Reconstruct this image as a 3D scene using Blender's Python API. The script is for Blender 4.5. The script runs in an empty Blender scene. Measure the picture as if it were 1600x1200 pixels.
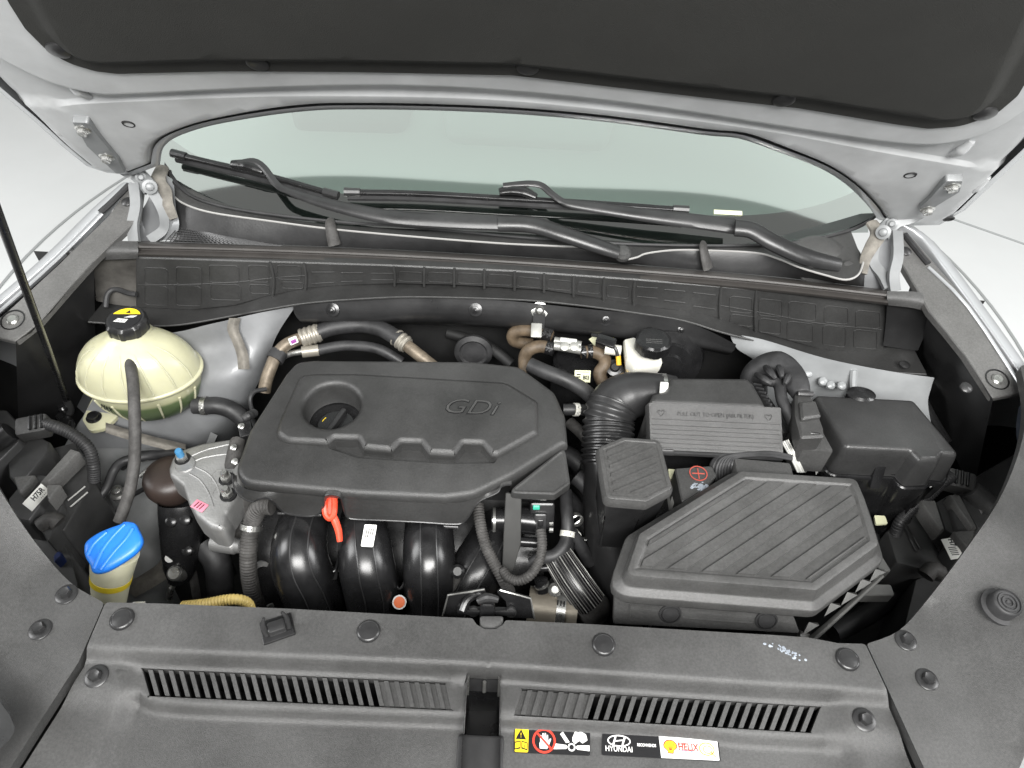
import bpy, bmesh, math, random
from math import sin, cos, pi, radians, atan2, sqrt
from mathutils import Vector, Matrix
from mathutils.geometry import delaunay_2d_cdt
random.seed(7)
S = bpy.context.scene
COL = S.collection
V = Vector
# ------------------------------------------------------------------ camera, light, exposure
CAM = V((0.0, 0.0, 1.78))
PITCH, ROLL, YAW, FPX = radians(47.0), radians(3.4), radians(0.65), 1150.0
fw = V((sin(YAW)*cos(PITCH), cos(YAW)*cos(PITCH), -sin(PITCH)))
rw = V((cos(YAW), -sin(YAW), 0))
uw = rw.cross(fw)
CR = rw*cos(ROLL)+uw*sin(ROLL)
CU = uw*cos(ROLL)-rw*sin(ROLL)
cd = bpy.data.cameras.new('camera'); cam = bpy.data.objects.new('camera', cd); COL.objects.link(cam)
cd.sensor_width = 36; cd.lens = FPX/1600*36; cd.clip_start = .01; cd.clip_end = 200
M3 = Matrix((CR, CU, -fw)).transposed()
cam.matrix_world = Matrix.Translation(CAM) @ M3.to_4x4()
S.camera = cam
W = bpy.data.worlds.new('World'); S.world = W; W.use_nodes = True
W.node_tree.nodes['Background'].inputs[0].default_value = (1.0, 0.997, 0.985, 1)
W.node_tree.nodes['Background'].inputs[1].default_value = 0.30
S.view_settings.view_transform = 'Standard'; S.view_settings.look = 'None'
S.view_settings.exposure = 0.0; S.view_settings.gamma = 1
def area(name, loc, target, sx, sy, power, col=(1, 1, 1)):
    l = bpy.data.lights.new(name, 'AREA'); l.shape = 'RECTANGLE'; l.size = sx; l.size_y = sy
    l.energy = power; l.color = col
    o = bpy.data.objects.new(name, l); COL.objects.link(o); o.location = loc
    o.rotation_euler = (V(target)-V(loc)).to_track_quat('-Z', 'Y').to_euler()
    return o
area('ceiling_softbox', (0.3, -1.6, 3.6), (0, .6, 1.0), 2.6, 1.1, 300, (1, .99, .97))
area('rear_softbox', (0, 1.17, 3.6), (0, 1.17, 0), 5.0, .40, 6.8, (.90, 1, .95))
area('rear_softbox', (0, 2.45, 3.6), (0, 2.45, 0), 5.0, 2.1, 25, (.90, 1, .95))
area('side_softbox', (-3.6, .2, 3.0), (0, .6, .9), 1.2, 2.6, 125)
area('side_softbox', (3.8, .4, 3.0), (0, .6, .9), 1.2, 2.6, 125)
# ------------------------------------------------------------------ pixel of the photograph -> point in the place
def ray(px, py): return fw+CR*((px-800)/FPX)-CU*((py-600)/FPX)
def P(px, py, z):
    d = ray(px, py); return CAM+d*((z-CAM.z)/d.z)
def PY(px, py, y):
    d = ray(px, py); return CAM+d*((y-CAM.y)/d.y)
def PZ(l): return [P(*q) for q in l]
class Fr:
    """a plane in the place: origin, two axes and normal"""
    def __init__(s, o, u, v):
        s.o = V(o); s.u = V(u).normalized(); s.n = s.u.cross(V(v)).normalized(); s.v = s.n.cross(s.u)
    def px(s, x, y):
        d = ray(x, y); t = (s.o-CAM).dot(s.n)/d.dot(s.n); p = CAM+d*t-s.o
        return (p.dot(s.u), p.dot(s.v))
    def pl(s, l): return [s.px(*q[:2]) for q in l]
    def w(s, u, v, h=0): return s.o+s.u*u+s.v*v+s.n*h
def H(z, tx=0, ty=0, at=(0, .6)):
    """near-horizontal plane: rises tx per m in x, ty per m in y"""
    return Fr((at[0], at[1], z), (1, 0, tx), (0, 1, ty))
def onsheet(fr, q, hf):
    h = 0
    for i in range(8):
        d = ray(*q); o = fr.o+fr.n*h; t = (o-CAM).dot(fr.n)/d.dot(fr.n); p = CAM+d*t-fr.o; u, v = p.dot(fr.u), p.dot(fr.v); h = hf(u, v)
    return u, v
# ------------------------------------------------------------------ 2d tools
def ccw(p):
    a = sum(p[i][0]*p[(i+1) % len(p)][1]-p[(i+1) % len(p)][0]*p[i][1] for i in range(len(p)))
    return list(p) if a > 0 else list(p)[::-1]
def rnd(pts, r=.01, seg=4):
    out = []; n = len(pts)
    for i in range(n):
        a, b, c = V(pts[i-1][:2]), V(pts[i][:2]), V(pts[(i+1) % n][:2])
        rr = pts[i][2] if len(pts[i]) > 2 else r
        u, w = a-b, c-b; lu, lw = u.length, w.length
        if lu < 1e-6 or lw < 1e-6: continue
        u /= lu; w /= lw
        ang = math.acos(max(-1, min(1, u.dot(w))))
        if ang > 3.05 or rr <= 0: out.append((b.x, b.y)); continue
        d = min(rr/math.tan(ang/2), lu*.45, lw*.45)
        p0, p1 = b+u*d, b+w*d
        for k in range(seg+1):
            t = k/seg; q = p0*(1-t)**2+b*2*t*(1-t)+p1*t*t
            out.append((q.x, q.y))
    return out
def off(p, d):
    """inset of a ccw polygon"""
    n = len(p); out = []
    for i in range(n):
        a, b, c = V(p[i-1]), V(p[i]), V(p[(i+1) % n])
        e, g = (b-a), (c-b)
        if e.length < 1e-9 or g.length < 1e-9: e = g = (c-a)
        e.normalize(); g.normalize()
        n1, n2 = V((-e.y, e.x)), V((-g.y, g.x)); m = n1+n2
        if m.length < 1e-6: m = n1
        m.normalize(); k = 1/max(.45, m.dot(n1))
        q = b+m*d*k; out.append((q.x, q.y))
    return out
def inside(p, x, y):
    c = False; j = len(p)-1
    for i in range(len(p)):
        xi, yi = p[i][0], p[i][1]; xj, yj = p[j][0], p[j][1]
        if (yi > y) != (yj > y) and x < (xj-xi)*(y-yi)/(yj-yi)+xi: c = not c
        j = i
    return c
def segd(p, q, x, y):
    dx, dy = q[0]-p[0], q[1]-p[1]; L = dx*dx+dy*dy
    t = 0 if L == 0 else max(0, min(1, ((x-p[0])*dx+(y-p[1])*dy)/L))
    return math.hypot(x-p[0]-t*dx, y-p[1]-t*dy)
def sdist(p, x, y):
    d = min(segd(p[i-1], p[i], x, y) for i in range(len(p)))
    return d if inside(p, x, y) else -d
def pld(p, x, y): return min(segd(p[i], p[i+1], x, y) for i in range(len(p)-1))
def sm(t): t = max(0, min(1, t)); return t*t*(3-2*t)
def circ(cx, cy, r, n=32, ry=None): return [(cx+r*cos(2*pi*i/n), cy+(ry or r)*sin(2*pi*i/n)) for i in range(n)]
def cat(pts, n=8, closed=False):
    """catmull-rom through tuples/vectors"""
    P_ = [V(p) for p in pts]; out = []; m = len(P_)
    for i in range(m if closed else m-1):
        if closed: a, b, c, d = P_[i-1], P_[i], P_[(i+1) % m], P_[(i+2) % m]
        else: a, b, c, d = P_[max(i-1, 0)], P_[i], P_[i+1], P_[min(i+2, m-1)]
        for k in range(n):
            t = k/n
            out.append(.5*((2*b)+(c-a)*t+(2*a-5*b+4*c-d)*t*t+(3*b-a-3*c+d)*t**3))
    if not closed: out.append(P_[-1])
    return out
def fill(outline, holes=(), extra=(), lines=()):
    vs, es = [], []
    for loop in [outline]+list(holes):
        k = len(vs); vs += [V(q[:2]) for q in loop]
        es += [(k+i, k+(i+1) % len(loop)) for i in range(len(loop))]
    for ln in lines:
        k = len(vs); vs += [V(q[:2]) for q in ln]; es += [(k+i, k+i+1) for i in range(len(ln)-1)]
    vs += [V(q) for q in extra]
    ov, _, of, *_ = delaunay_2d_cdt(vs, es, [], 0, 1e-7)
    fs = []
    for f in of:
        cx = sum(ov[i].x for i in f)/3; cy = sum(ov[i].y for i in f)/3
        if inside(outline, cx, cy) and not any(inside(h, cx, cy) for h in holes): fs.append(tuple(f))
    return ov, fs
# ------------------------------------------------------------------ mesh builder
class MB:
    def __init__(s): s.v = []; s.f = []
    def add(s, vs, fs):
        k = len(s.v); s.v += [V(p) for p in vs]; s.f += [tuple(i+k for i in f) for f in fs]; return s
    def grid(s, rows, cu=False, cv=False):
        n, m = len(rows), len(rows[0]); fs = []
        for i in range(n if cv else n-1):
            for j in range(m if cu else m-1):
                fs.append((i*m+j, i*m+(j+1) % m, ((i+1) % n)*m+(j+1) % m, ((i+1) % n)*m+j))
        return s.add([p for r in rows for p in r], fs)
    def patch(s, rows, n=4, thick=None):
        r1 = [cat(r, n) for r in rows]
        r2 = list(map(list, zip(*[cat(c, n) for c in zip(*r1)])))
        s.grid(r2)
        return s
    def solid(s, fr, outline, prof, cap=True, holes=(), base=False, lines=()):
        """outline (u,v); prof = [(inset, height)...] from the bottom ring to the top; holes = [(poly, prof)]"""
        o = ccw(outline)
        rings = [off(o, d) if d else o for d, h in prof]
        s.grid([[fr.w(x, y, h) for x, y in r] for r, (d, h) in zip(rings, prof)], cu=True)
        ht = prof[-1][1]
        hl = []
        for hp, hprof in holes:
            hp = ccw(hp); hr = [off(hp, d) if d else hp for d, h in hprof]; hl.append(hr[0])
            s.grid([[fr.w(x, y, h) for x, y in r] for r, (d, h) in zip(hr, hprof)], cu=True)
        if cap:
            ov, fs = fill(rings[-1], hl); s.add([fr.w(p.x, p.y, ht) for p in ov], fs)
        if base:
            ov, fs = fill(rings[0]); s.add([fr.w(p.x, p.y, prof[0][1]) for p in ov], fs)
        return s
    def solid2(s, fr, sharp, prof, seg=5):
        """like solid for a convex outline of (u,v,radius): insets stay clean past the corner radius"""
        sh = list(sharp)
        a = sum(sh[i][0]*sh[(i+1) % len(sh)][1]-sh[(i+1) % len(sh)][0]*sh[i][1] for i in range(len(sh)))
        if a < 0: sh = sh[::-1]
        rings = []
        for d, h in prof:
            o = off([q[:2] for q in sh], d); r = rnd([(p[0], p[1], max(.0008, q[2]-d)) for p, q in zip(o, sh)], .01, seg)
            rings.append([fr.w(x, y, h) for x, y in r]); last = r
        s.grid(rings, cu=True)
        ov, fs = fill(last); s.add([fr.w(p.x, p.y, prof[-1][1]) for p in ov], fs)
        return s
    def sheet(s, fr, outline, hf, step=.01, holes=(), lines=(), skirt=.02, hskirt=.02, avoid=(), ad=.01):
        o = ccw(outline); us = [q[0] for q in o]; vs_ = [q[1] for q in o]; ex = []
        u = min(us)+step/2; j = 0
        while u < max(us):
            v = min(vs_)+step/2+(step/2 if j % 2 else 0)
            while v < max(vs_):
                if inside(o, u, v) and not any(inside(h, u, v) for h in holes) and not any(pld(a, u, v) < ad for a in avoid): ex.append((u, v))
                v += step
            u += step*.87; j += 1
        ov, fs = fill(o, holes, ex, lines)
        s.add([fr.w(p.x, p.y, hf(p.x, p.y)) for p in ov], fs)
        for loop, sk in [(o, skirt)]+[(h, hskirt) for h in holes]:
            if sk: s.grid([[fr.w(x, y, hf(x, y)) for x, y in loop], [fr.w(x, y, hf(x, y)-sk) for x, y in loop]], cu=True)
        return s
    def lathe(s, c, axis, prof, n=28, ref=None, sx=1.0, capa=True, capb=True):
        a = V(axis).normalized(); r = V(ref or (1, 0, 0)); r = (r-a*r.dot(a))
        if r.length < .01: r = V((0, 1, 0))-a*a.y
        r.normalize(); t = a.cross(r); c = V(c)
        rows = [[c+a*h+(r*cos(2*pi*k/n)*sx+t*sin(2*pi*k/n))*max(rad, 1e-5) for k in range(n)] for rad, h in prof]
        s.grid(rows, cu=True)
        k = len(s.v)-len(rows)*n
        if capa and prof[0][0] > 1e-4: s.f.append(tuple(range(k, k+n)))
        if capb and prof[-1][0] > 1e-4: s.f.append(tuple(range(len(s.v)-n, len(s.v))))
        return s
    def cyl(s, c, axis, r, h, b=.001, n=20): return s.lathe(c, axis, [(r, 0), (r, h-b), (r-b, h)], n)
    def tube(s, pts, r, n=12, sub=6, cor=None, flat=1.0, ref=(0, 0, 1), caps=True, raw=False):
        """pts world; r number or list per point; cor=(period, depth) makes a corrugated hose"""
        path = [V(p) for p in pts] if raw else cat(pts, sub)
        rl = r if isinstance(r, (list, tuple)) else [r]*len(pts)
        L = [0]
        for i in range(1, len(path)): L.append(L[-1]+(path[i]-path[i-1]).length)
        def rad(t):
            x = t*(len(rl)-1); i = min(int(x), len(rl)-2); return rl[i]*(1-x+i)+rl[i+1]*(x-i)
        if cor:
            per, dep = cor; m = max(2, int(L[-1]/per)*4); q = []; rr = []
            j = 0
            for k in range(m+1):
                d = L[-1]*k/m
                while j < len(L)-2 and L[j+1] < d: j += 1
                t = (d-L[j])/max(1e-9, L[j+1]-L[j]); q.append(path[j].lerp(path[j+1], t))
                rr.append(rad(k/m)-(dep if k % 4 in (0, 3) else 0))
            path = q
        else: rr = [rad(i/(len(path)-1)) for i in range(len(path))]
        up = V(ref); rows = []
        for i, p in enumerate(path):
            tg = (path[min(i+1, len(path)-1)]-path[max(i-1, 0)])
            if tg.length < 1e-9: tg = V((0, 0, 1))
            tg.normalize(); a = up-tg*up.dot(tg)
            if a.length < 1e-4: a = V((1, 0, 0))-tg*tg.x
            a.normalize(); up = a; b = tg.cross(a)
            rows.append([p+(a*cos(2*pi*k/n)*flat+b*sin(2*pi*k/n))*rr[i] for k in range(n)])
        s.grid(rows, cu=True)
        if caps:
            k = len(s.v)-len(rows)*n
            s.f.append(tuple(range(k, k+n))); s.f.append(tuple(range(len(s.v)-n, len(s.v))))
        return s
    def box(s, fr, u0, v0, u1, v1, h0, h1, b=.002):
        o = rnd([(u0, v0), (u1, v0), (u1, v1), (u0, v1)], b*1.5, 2)
        return s.solid(fr, o, [(0, h0), (0, h1-b), (b*.3, h1-b*.3), (b, h1)], base=True)
    def rib(s, fr, a, b, w, h, h0=0):
        """raised bar with trapezoid section between (u,v) a and b"""
        a, b = V(a), V(b); d = (b-a)
        if d.length < 1e-6: return s
        d.normalize(); n = V((-d.y, d.x))
        q = [a-n*w/2, b-n*w/2, b+n*w/2, a+n*w/2]
        i = [a-n*w*.28+d*w*.25, b-n*w*.28-d*w*.25, b+n*w*.28-d*w*.25, a+n*w*.28+d*w*.25]
        vs = [fr.w(x.x, x.y, h0) for x in q]+[fr.w(x.x, x.y, h0+h) for x in i]
        return s.add(vs, [(4, 5, 6, 7), (0, 1, 5, 4), (1, 2, 6, 5), (2, 3, 7, 6), (3, 0, 4, 7)])
    def obj(s, name, mat, parent=None, label=None, cat_=None, group=None, kind=None, smooth=35, thing=False):
        me = bpy.data.meshes.new(name)
        if parent: org = wl(parent)
        else:
            n = max(1, len(s.v)); org = V((sum(p.x for p in s.v)/n, sum(p.y for p in s.v)/n, min(p.z for p in s.v)))
        me.from_pydata([tuple(p-org) for p in s.v], [], s.f)
        bm = bmesh.new(); bm.from_mesh(me)
        bmesh.ops.remove_doubles(bm, verts=bm.verts, dist=1e-6)
        bmesh.ops.recalc_face_normals(bm, faces=bm.faces)
        bm.to_mesh(me); bm.free()
        me.materials.append(mat)
        if smooth:
            for p in me.polygons: p.use_smooth = True
            me.set_sharp_from_angle(angle=radians(smooth))
        o = bpy.data.objects.new(name, me); COL.objects.link(o)
        if parent: o.parent = parent
        else: o.location = org
        return props(o, label, cat_, group, kind)
def wl(o):
    p = V((0, 0, 0))
    while o: p += o.location; o = o.parent
    return p
def props(o, label=None, cat_=None, group=None, kind=None):
    if label: o['label'] = label
    if cat_: o['category'] = cat_
    if group: o['group'] = group
    if kind: o['kind'] = kind
    return o
def thing(name, label, cat_, loc, group=None):
    o = bpy.data.objects.new(name, None); COL.objects.link(o); o.location = loc; o.empty_display_size = .02
    return props(o, label, cat_, group)
def put(proto, loc, nrm, parent, rot=0, name=None):
    """a copy of a small part: shares the mesh; its local z is turned onto nrm"""
    o = proto if not proto.get('used') else proto.copy()
    if o is not proto: COL.objects.link(o); o.name = proto.name.split('.')[0]
    proto['used'] = 1
    q = V(nrm).to_track_quat('Z', 'Y'); o.rotation_mode = 'QUATERNION'
    o.rotation_quaternion = q @ Matrix.Rotation(rot, 3, 'Z').to_quaternion()
    o.parent = parent; o.location = V(loc)-(wl(parent) if parent else V((0, 0, 0)))
    return o
def clean():
    for o in bpy.data.objects:
        if 'used' in o: del o['used']
# ------------------------------------------------------------------ materials
MATS = {}
def mat(name, col, rough=.5, metal=0, bump=0, bscale=400, var=0, vscale=6, spec=.5, coat=0, trans=0, sss=0, dust=0, rvar=0, emit=0):
    if name in MATS: return MATS[name]
    m = bpy.data.materials.new(name); m.use_nodes = True; nt = m.node_tree; N = nt.nodes; L = nt.links
    b = N['Principled BSDF']
    b.inputs['Base Color'].default_value = (*col, 1); b.inputs['Roughness'].default_value = rough
    b.inputs['Metallic'].default_value = metal; b.inputs['Specular IOR Level'].default_value = spec
    if coat: b.inputs['Coat Weight'].default_value = coat; b.inputs['Coat Roughness'].default_value = .08
    if trans: b.inputs['Transmission Weight'].default_value = trans
    if sss:
        b.inputs['Subsurface Weight'].default_value = sss; b.inputs['Subsurface Radius'].default_value = (.02, .02, .015); b.inputs['Subsurface Scale'].default_value = .6
    tc = N.new('ShaderNodeTexCoord')
    if var or dust or rvar:
        n1 = N.new('ShaderNodeTexNoise'); n1.inputs['Scale'].default_value = vscale; n1.inputs['Detail'].default_value = 9; n1.inputs['Roughness'].default_value = .62
        L.new(tc.outputs['Object'], n1.inputs['Vector'])
        r = N.new('ShaderNodeValToRGB'); e = r.color_ramp.elements
        e[0].position = .34; e[1].position = .68
        lo = tuple(max(0, c*(1-var)) for c in col); hi = tuple(min(1, c*(1+var)+dust) for c in col)
        e[0].color = (*lo, 1); e[1].color = (*hi, 1)
        L.new(n1.outputs['Fac'], r.inputs['Fac'])
        out = r.outputs['Color']
        if dust:
            n3 = N.new('ShaderNodeTexNoise'); n3.inputs['Scale'].default_value = 900; n3.inputs['Detail'].default_value = 2
            L.new(tc.outputs['Object'], n3.inputs['Vector'])
            r3 = N.new('ShaderNodeValToRGB'); r3.color_ramp.elements[0].position = .70; r3.color_ramp.elements[1].position = .78
            L.new(n3.outputs['Fac'], r3.inputs['Fac'])
            mx = N.new('ShaderNodeMixRGB'); mx.inputs['Color2'].default_value = tuple(min(1, c+dust*4) for c in col)+(1,)
            mm = N.new('ShaderNodeMath'); mm.operation = 'MULTIPLY'; mm.inputs[1].default_value = .5
            L.new(r3.outputs['Color'], mm.inputs[0]); L.new(mm.outputs[0], mx.inputs['Fac']); L.new(out, mx.inputs['Color1']); out = mx.outputs['Color']
        if dust and max(col) < .12:
            n4 = N.new('ShaderNodeTexNoise'); n4.inputs['Scale'].default_value = 330; n4.inputs['Detail'].default_value = 3; n4.inputs['Roughness'].default_value = .7
            L.new(tc.outputs['Object'], n4.inputs['Vector'])
            m4 = N.new('ShaderNodeMapRange'); m4.inputs['From Min'].default_value = .36; m4.inputs['From Max'].default_value = .64; m4.inputs['To Min'].default_value = 1-min(.15, dust*7); m4.inputs['To Max'].default_value = 1+min(.17, dust*8)
            L.new(n4.outputs['Fac'], m4.inputs['Value'])
            v4 = N.new('ShaderNodeVectorMath'); v4.operation = 'SCALE'; L.new(out, v4.inputs[0]); L.new(m4.outputs[0], v4.inputs['Scale']); out = v4.outputs[0]
        L.new(out, b.inputs['Base Color'])
        if rvar:
            mr = N.new('ShaderNodeMapRange'); mr.inputs['From Min'].default_value = .3; mr.inputs['From Max'].default_value = .7
            mr.inputs['To Min'].default_value = max(.05, rough-rvar); mr.inputs['To Max'].default_value = min(1, rough+rvar)
            L.new(n1.outputs['Fac'], mr.inputs['Value']); L.new(mr.outputs[0], b.inputs['Roughness'])
    if bump:
        n2 = N.new('ShaderNodeTexNoise'); n2.inputs['Scale'].default_value = bscale; n2.inputs['Detail'].default_value = 3
        L.new(tc.outputs['Object'], n2.inputs['Vector'])
        bp = N.new('ShaderNodeBump'); bp.inputs['Strength'].default_value = bump; bp.inputs['Distance'].default_value = .001
        L.new(n2.outputs['Fac'], bp.inputs['Height']); L.new(bp.outputs['Normal'], b.inputs['Normal'])
    MATS[name] = m
    return m
PLA = mat('textured_black_plastic', (.028, .028, .0275), .38, bump=.4, bscale=1300, var=.2, dust=.016, rvar=.09, vscale=6)
PLB = mat('smooth_black_plastic', (.020, .020, .0205), .34, bump=.12, bscale=260, var=.25, dust=.006, rvar=.08, vscale=9)
PLG = mat('glossy_black_plastic', (.010, .010, .0105), .27, var=.3, rvar=.07, vscale=20, dust=.002)
PLR = mat('grained_grey_plastic', (.041, .0408, .040), .40, bump=.5, bscale=1500, var=.18, dust=.022, rvar=.08, vscale=5)
RUB = mat('black_rubber', (.020, .020, .021), .55, bump=.15, bscale=300, var=.3, dust=.01, vscale=25, rvar=.1)
RUBG = mat('dusty_grey_rubber', (.040, .038, .036), .65, bump=.3, bscale=300, var=.35, dust=.02, vscale=40)
RUBB = mat('brown_heat_aged_rubber', (.10, .072, .045), .6, bump=.3, bscale=200, var=.4, vscale=50)
DARK = mat('near_black_metal', (.012, .012, .012), .6, bump=.3, bscale=90, var=.4, vscale=12)  # near-black tone shared by bay walls, block, ducts and holes
SIL = mat('silver_car_paint', (.40, .41, .42), .32, metal=.4, coat=.6, var=.03, vscale=4, bump=.02, bscale=2000)
SILI = mat('dusty_silver_inner_paint', (.47, .48, .485), .5, metal=.1, coat=.15, var=.12, vscale=9, rvar=.1, dust=.01)
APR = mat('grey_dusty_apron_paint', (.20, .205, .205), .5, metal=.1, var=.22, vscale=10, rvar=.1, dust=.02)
ALU = mat('cast_aluminium', (.34, .34, .335), .48, metal=.7, bump=.5, bscale=350, var=.15, vscale=15)
STEEL = mat('zinc_steel', (.50, .50, .48), .3, metal=.9, var=.15, vscale=60, rvar=.1)
TAR = mat('brown_seam_sealer', (.17, .158, .138), .8, bump=1, bscale=120, var=.3, vscale=60)
PAD = mat('black_felt_liner', (.030, .030, .028), .85, bump=.6, bscale=900, var=.15, vscale=3, spec=.25)
FLOOR = mat('white_studio_floor', (.68, .69, .69), .45, var=.03, vscale=2)
WALLM = mat('white_studio_wall', (.66, .67, .66), .8, var=.02, vscale=1)
TANK = mat('cream_translucent_plastic', (.50, .49, .335), .30, sss=.4, var=.08, vscale=14)
TANKG = mat('coolant_green_translucent_plastic', (.07, .11, .05), .25, sss=.2, var=.25, vscale=20)
NECK = mat('yellowish_translucent_plastic', (.50, .49, .36), .35, sss=.35, var=.08, vscale=30)
PLS = mat('sheen_paled_plastic', (.095, .094, .091), .42, bump=.4, bscale=1500, var=.15, dust=.02, vscale=6, rvar=.06)  # grained plastic made paler to stand for grazing sheen and lit tops
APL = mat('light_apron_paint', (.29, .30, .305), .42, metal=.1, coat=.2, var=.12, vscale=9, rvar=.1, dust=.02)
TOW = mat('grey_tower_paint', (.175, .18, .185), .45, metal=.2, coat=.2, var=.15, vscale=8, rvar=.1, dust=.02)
PLM = mat('dusty_lid_plastic', (.054, .0537, .0525), .35, bump=.4, bscale=1500, var=.2, dust=.02, vscale=6, rvar=.08)
HNG = mat('hinge_paint', (.21, .217, .22), .45, metal=.2, var=.1, vscale=20)
STD = mat('dull_grey_metal', (.33, .33, .31), .45, metal=.6, var=.15, vscale=60)
HSG = mat('satin_housing_plastic', (.045, .045, .045), .36, bump=.1, bscale=200, var=.25, dust=.004, rvar=.08, vscale=14)
LOWT = mat('coolant_level_plastic', (.3, .3, .2), .28, sss=.25)
def _lowt():
    nt = LOWT.node_tree; N = nt.nodes; L = nt.links; g = N.new('ShaderNodeNewGeometry'); sp = N.new('ShaderNodeSeparateXYZ'); mr = N.new('ShaderNodeMapRange'); r = N.new('ShaderNodeValToRGB')
    mr.inputs['From Min'].default_value = .812; mr.inputs['From Max'].default_value = .90
    L.new(g.outputs['Position'], sp.inputs[0]); L.new(sp.outputs['Z'], mr.inputs['Value']); L.new(mr.outputs[0], r.inputs['Fac'])
    e = r.color_ramp.elements; e[0].position = 0; e[0].color = (.045, .075, .035, 1); e[1].position = 1; e[1].color = (.50, .49, .34, 1)
    for p, c in ((.45, (.075, .11, .05, 1)), (.68, (.11, .15, .07, 1)), (.76, (.40, .40, .25, 1))): q = e.new(p); q.color = c
    L.new(r.outputs['Color'], N['Principled BSDF'].inputs['Base Color'])
_lowt()
WHP = mat('milky_white_plastic', (.62, .61, .55), .35, sss=.3, var=.06, vscale=30)
AMB = mat('amber_fluid_plastic', (.46, .36, .20), .35, sss=.3)
BLUE = mat('blue_cap_plastic', (.02, .19, .72), .38, var=.08, vscale=30, sss=.1)
RED = mat('orange_red_plastic', (.78, .07, .03), .4, sss=.1)
YEL = mat('yellow_conduit_plastic', (.84, .64, .22), .4)
YTAPE = mat('yellow_tape', (.62, .48, .03), .4)
PINK = mat('pink_sticker', (.75, .22, .30), .5)
WHITE = mat('white_sticker', (.75, .75, .71), .45)
YST = mat('yellow_print', (.86, .60, .02), .4)
BST = mat('black_sticker', (.012, .012, .013), .3)
RST = mat('red_print', (.72, .05, .03), .4)
OST = mat('orange_print', (.80, .35, .03), .4)
WST = mat('white_print', (.70, .70, .68), .4)
GRP = mat('grey_print', (.45, .45, .43), .5)
PALE = mat('pale_cream_label', (.62, .62, .42), .5)
BLOB = mat('bluish_white_residue', (.26, .29, .33), .6, var=.3, vscale=90)
TEAL = mat('teal_connector_plastic', (.03, .35, .24), .4)
CBLUE = mat('blue_paint_mark', (.05, .19, .36), .4)
def text(s, fr, u, v, size, m, parent, name='lettering', h=.0004, ext=.0003, rot=0, shear=0, squash=1, offset=0, bold=0):
    c = bpy.data.curves.new('t', 'FONT'); c.body = s; c.size = size; c.extrude = ext; c.align_x = 'CENTER'; c.align_y = 'CENTER'
    c.shear = shear; c.offset = offset; c.resolution_u = 3
    o = bpy.data.objects.new('t', c); COL.objects.link(o)
    dg = bpy.context.evaluated_depsgraph_get(); me = bpy.data.meshes.new_from_object(o.evaluated_get(dg))
    bpy.data.objects.remove(o); bpy.data.curves.remove(c)
    org = wl(parent) if parent else V((0, 0, 0))
    for q in me.vertices:
        x, y = q.co.x*squash, q.co.y; x, y = x*cos(rot)-y*sin(rot), x*sin(rot)+y*cos(rot)
        q.co = fr.w(u+x, v+y, h+q.co.z)-org
    me.materials.clear(); me.materials.append(m); me.name = name
    ob = bpy.data.objects.new(name, me); COL.objects.link(ob); ob.parent = parent
    return ob
def flat(fr, pts, m, parent, name, h=.0004, t=.0004, label=None, r=0):
    o = rnd(ccw(pts), r, 3) if r else ccw(pts)
    b = MB().solid(fr, o, [(0, h), (0, h+t)])
    return b.obj(name, m, parent, label, smooth=0)
ORM = mat('orange_mark_print', (.85, .17, .04), .5)
# small parts shared by many things
def proto_mesh(name, b, m):
    o = b.obj(name, m); o.location = (0, 0, 0)
    return o
def mk(name, b, m):
    me = bpy.data.meshes.new(name); me.from_pydata([tuple(p) for p in b.v], [], b.f)
    bm = bmesh.new(); bm.from_mesh(me); bmesh.ops.remove_doubles(bm, verts=bm.verts, dist=1e-7); bmesh.ops.recalc_face_normals(bm, faces=bm.faces); bm.to_mesh(me); bm.free()
    for p in me.polygons: p.use_smooth = True
    me.set_sharp_from_angle(angle=radians(35)); me.materials.append(m)
    o = bpy.data.objects.new(name, me); COL.objects.link(o); return o
def bolt_b(r=.008, s=1.6):
    b = MB().lathe((0, 0, 0), (0, 0, 1), [(r*s, -.002), (r*s, .0012), (r*s*.9, .002), (r*1.02, .0022)], 24)
    b.lathe((0, 0, .002), (0, 0, 1), [(r, 0), (r, .005), (r*.82, .0068), (r*.5, .0062)], 6)
    return b
# ================================================================== THE SETTING
fl = MB().grid([[V((-30, -20, 0)), V((30, -20, 0))], [V((-30, 40, 0)), V((30, 40, 0))]]).obj('floor', FLOOR, kind='structure')
wb = MB().grid([[V((-30, 11, -.01)), V((30, 11, -.01))], [V((-30, 12, 6)), V((30, 12, 6))]]).obj('wall', WALLM, kind='structure')
a, b_ = P(1600, 508, 0), P(1500, 455, 0)
tt = V((0, 2.0, 0)); R_ = ((a-tt).length+(b_-tt).length)/2
ring = MB()
ring.tube([tt+V((R_*cos(t), R_*sin(t), .001)) for t in [2*pi*i/120 for i in range(121)]], .006, n=6, raw=True)
ring.obj('turntable_joint', mat('grey_floor_joint', (.32, .33, .33), .7), fl)
ring = MB()
ring.tube([P(1480, 340, 0)+V((0, 0, .001)), P(1800, 452, 0)+V((0, 0, .001))], .006, n=6, raw=True)
ring.obj('floor_joint', MATS['grey_floor_joint'], fl)

# ================================================================== CAR BODY SHELL
car = thing('car_body', 'silver car front body around the open engine bay, fender edges and inner panels', 'car body', (0, .9, 0))
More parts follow.
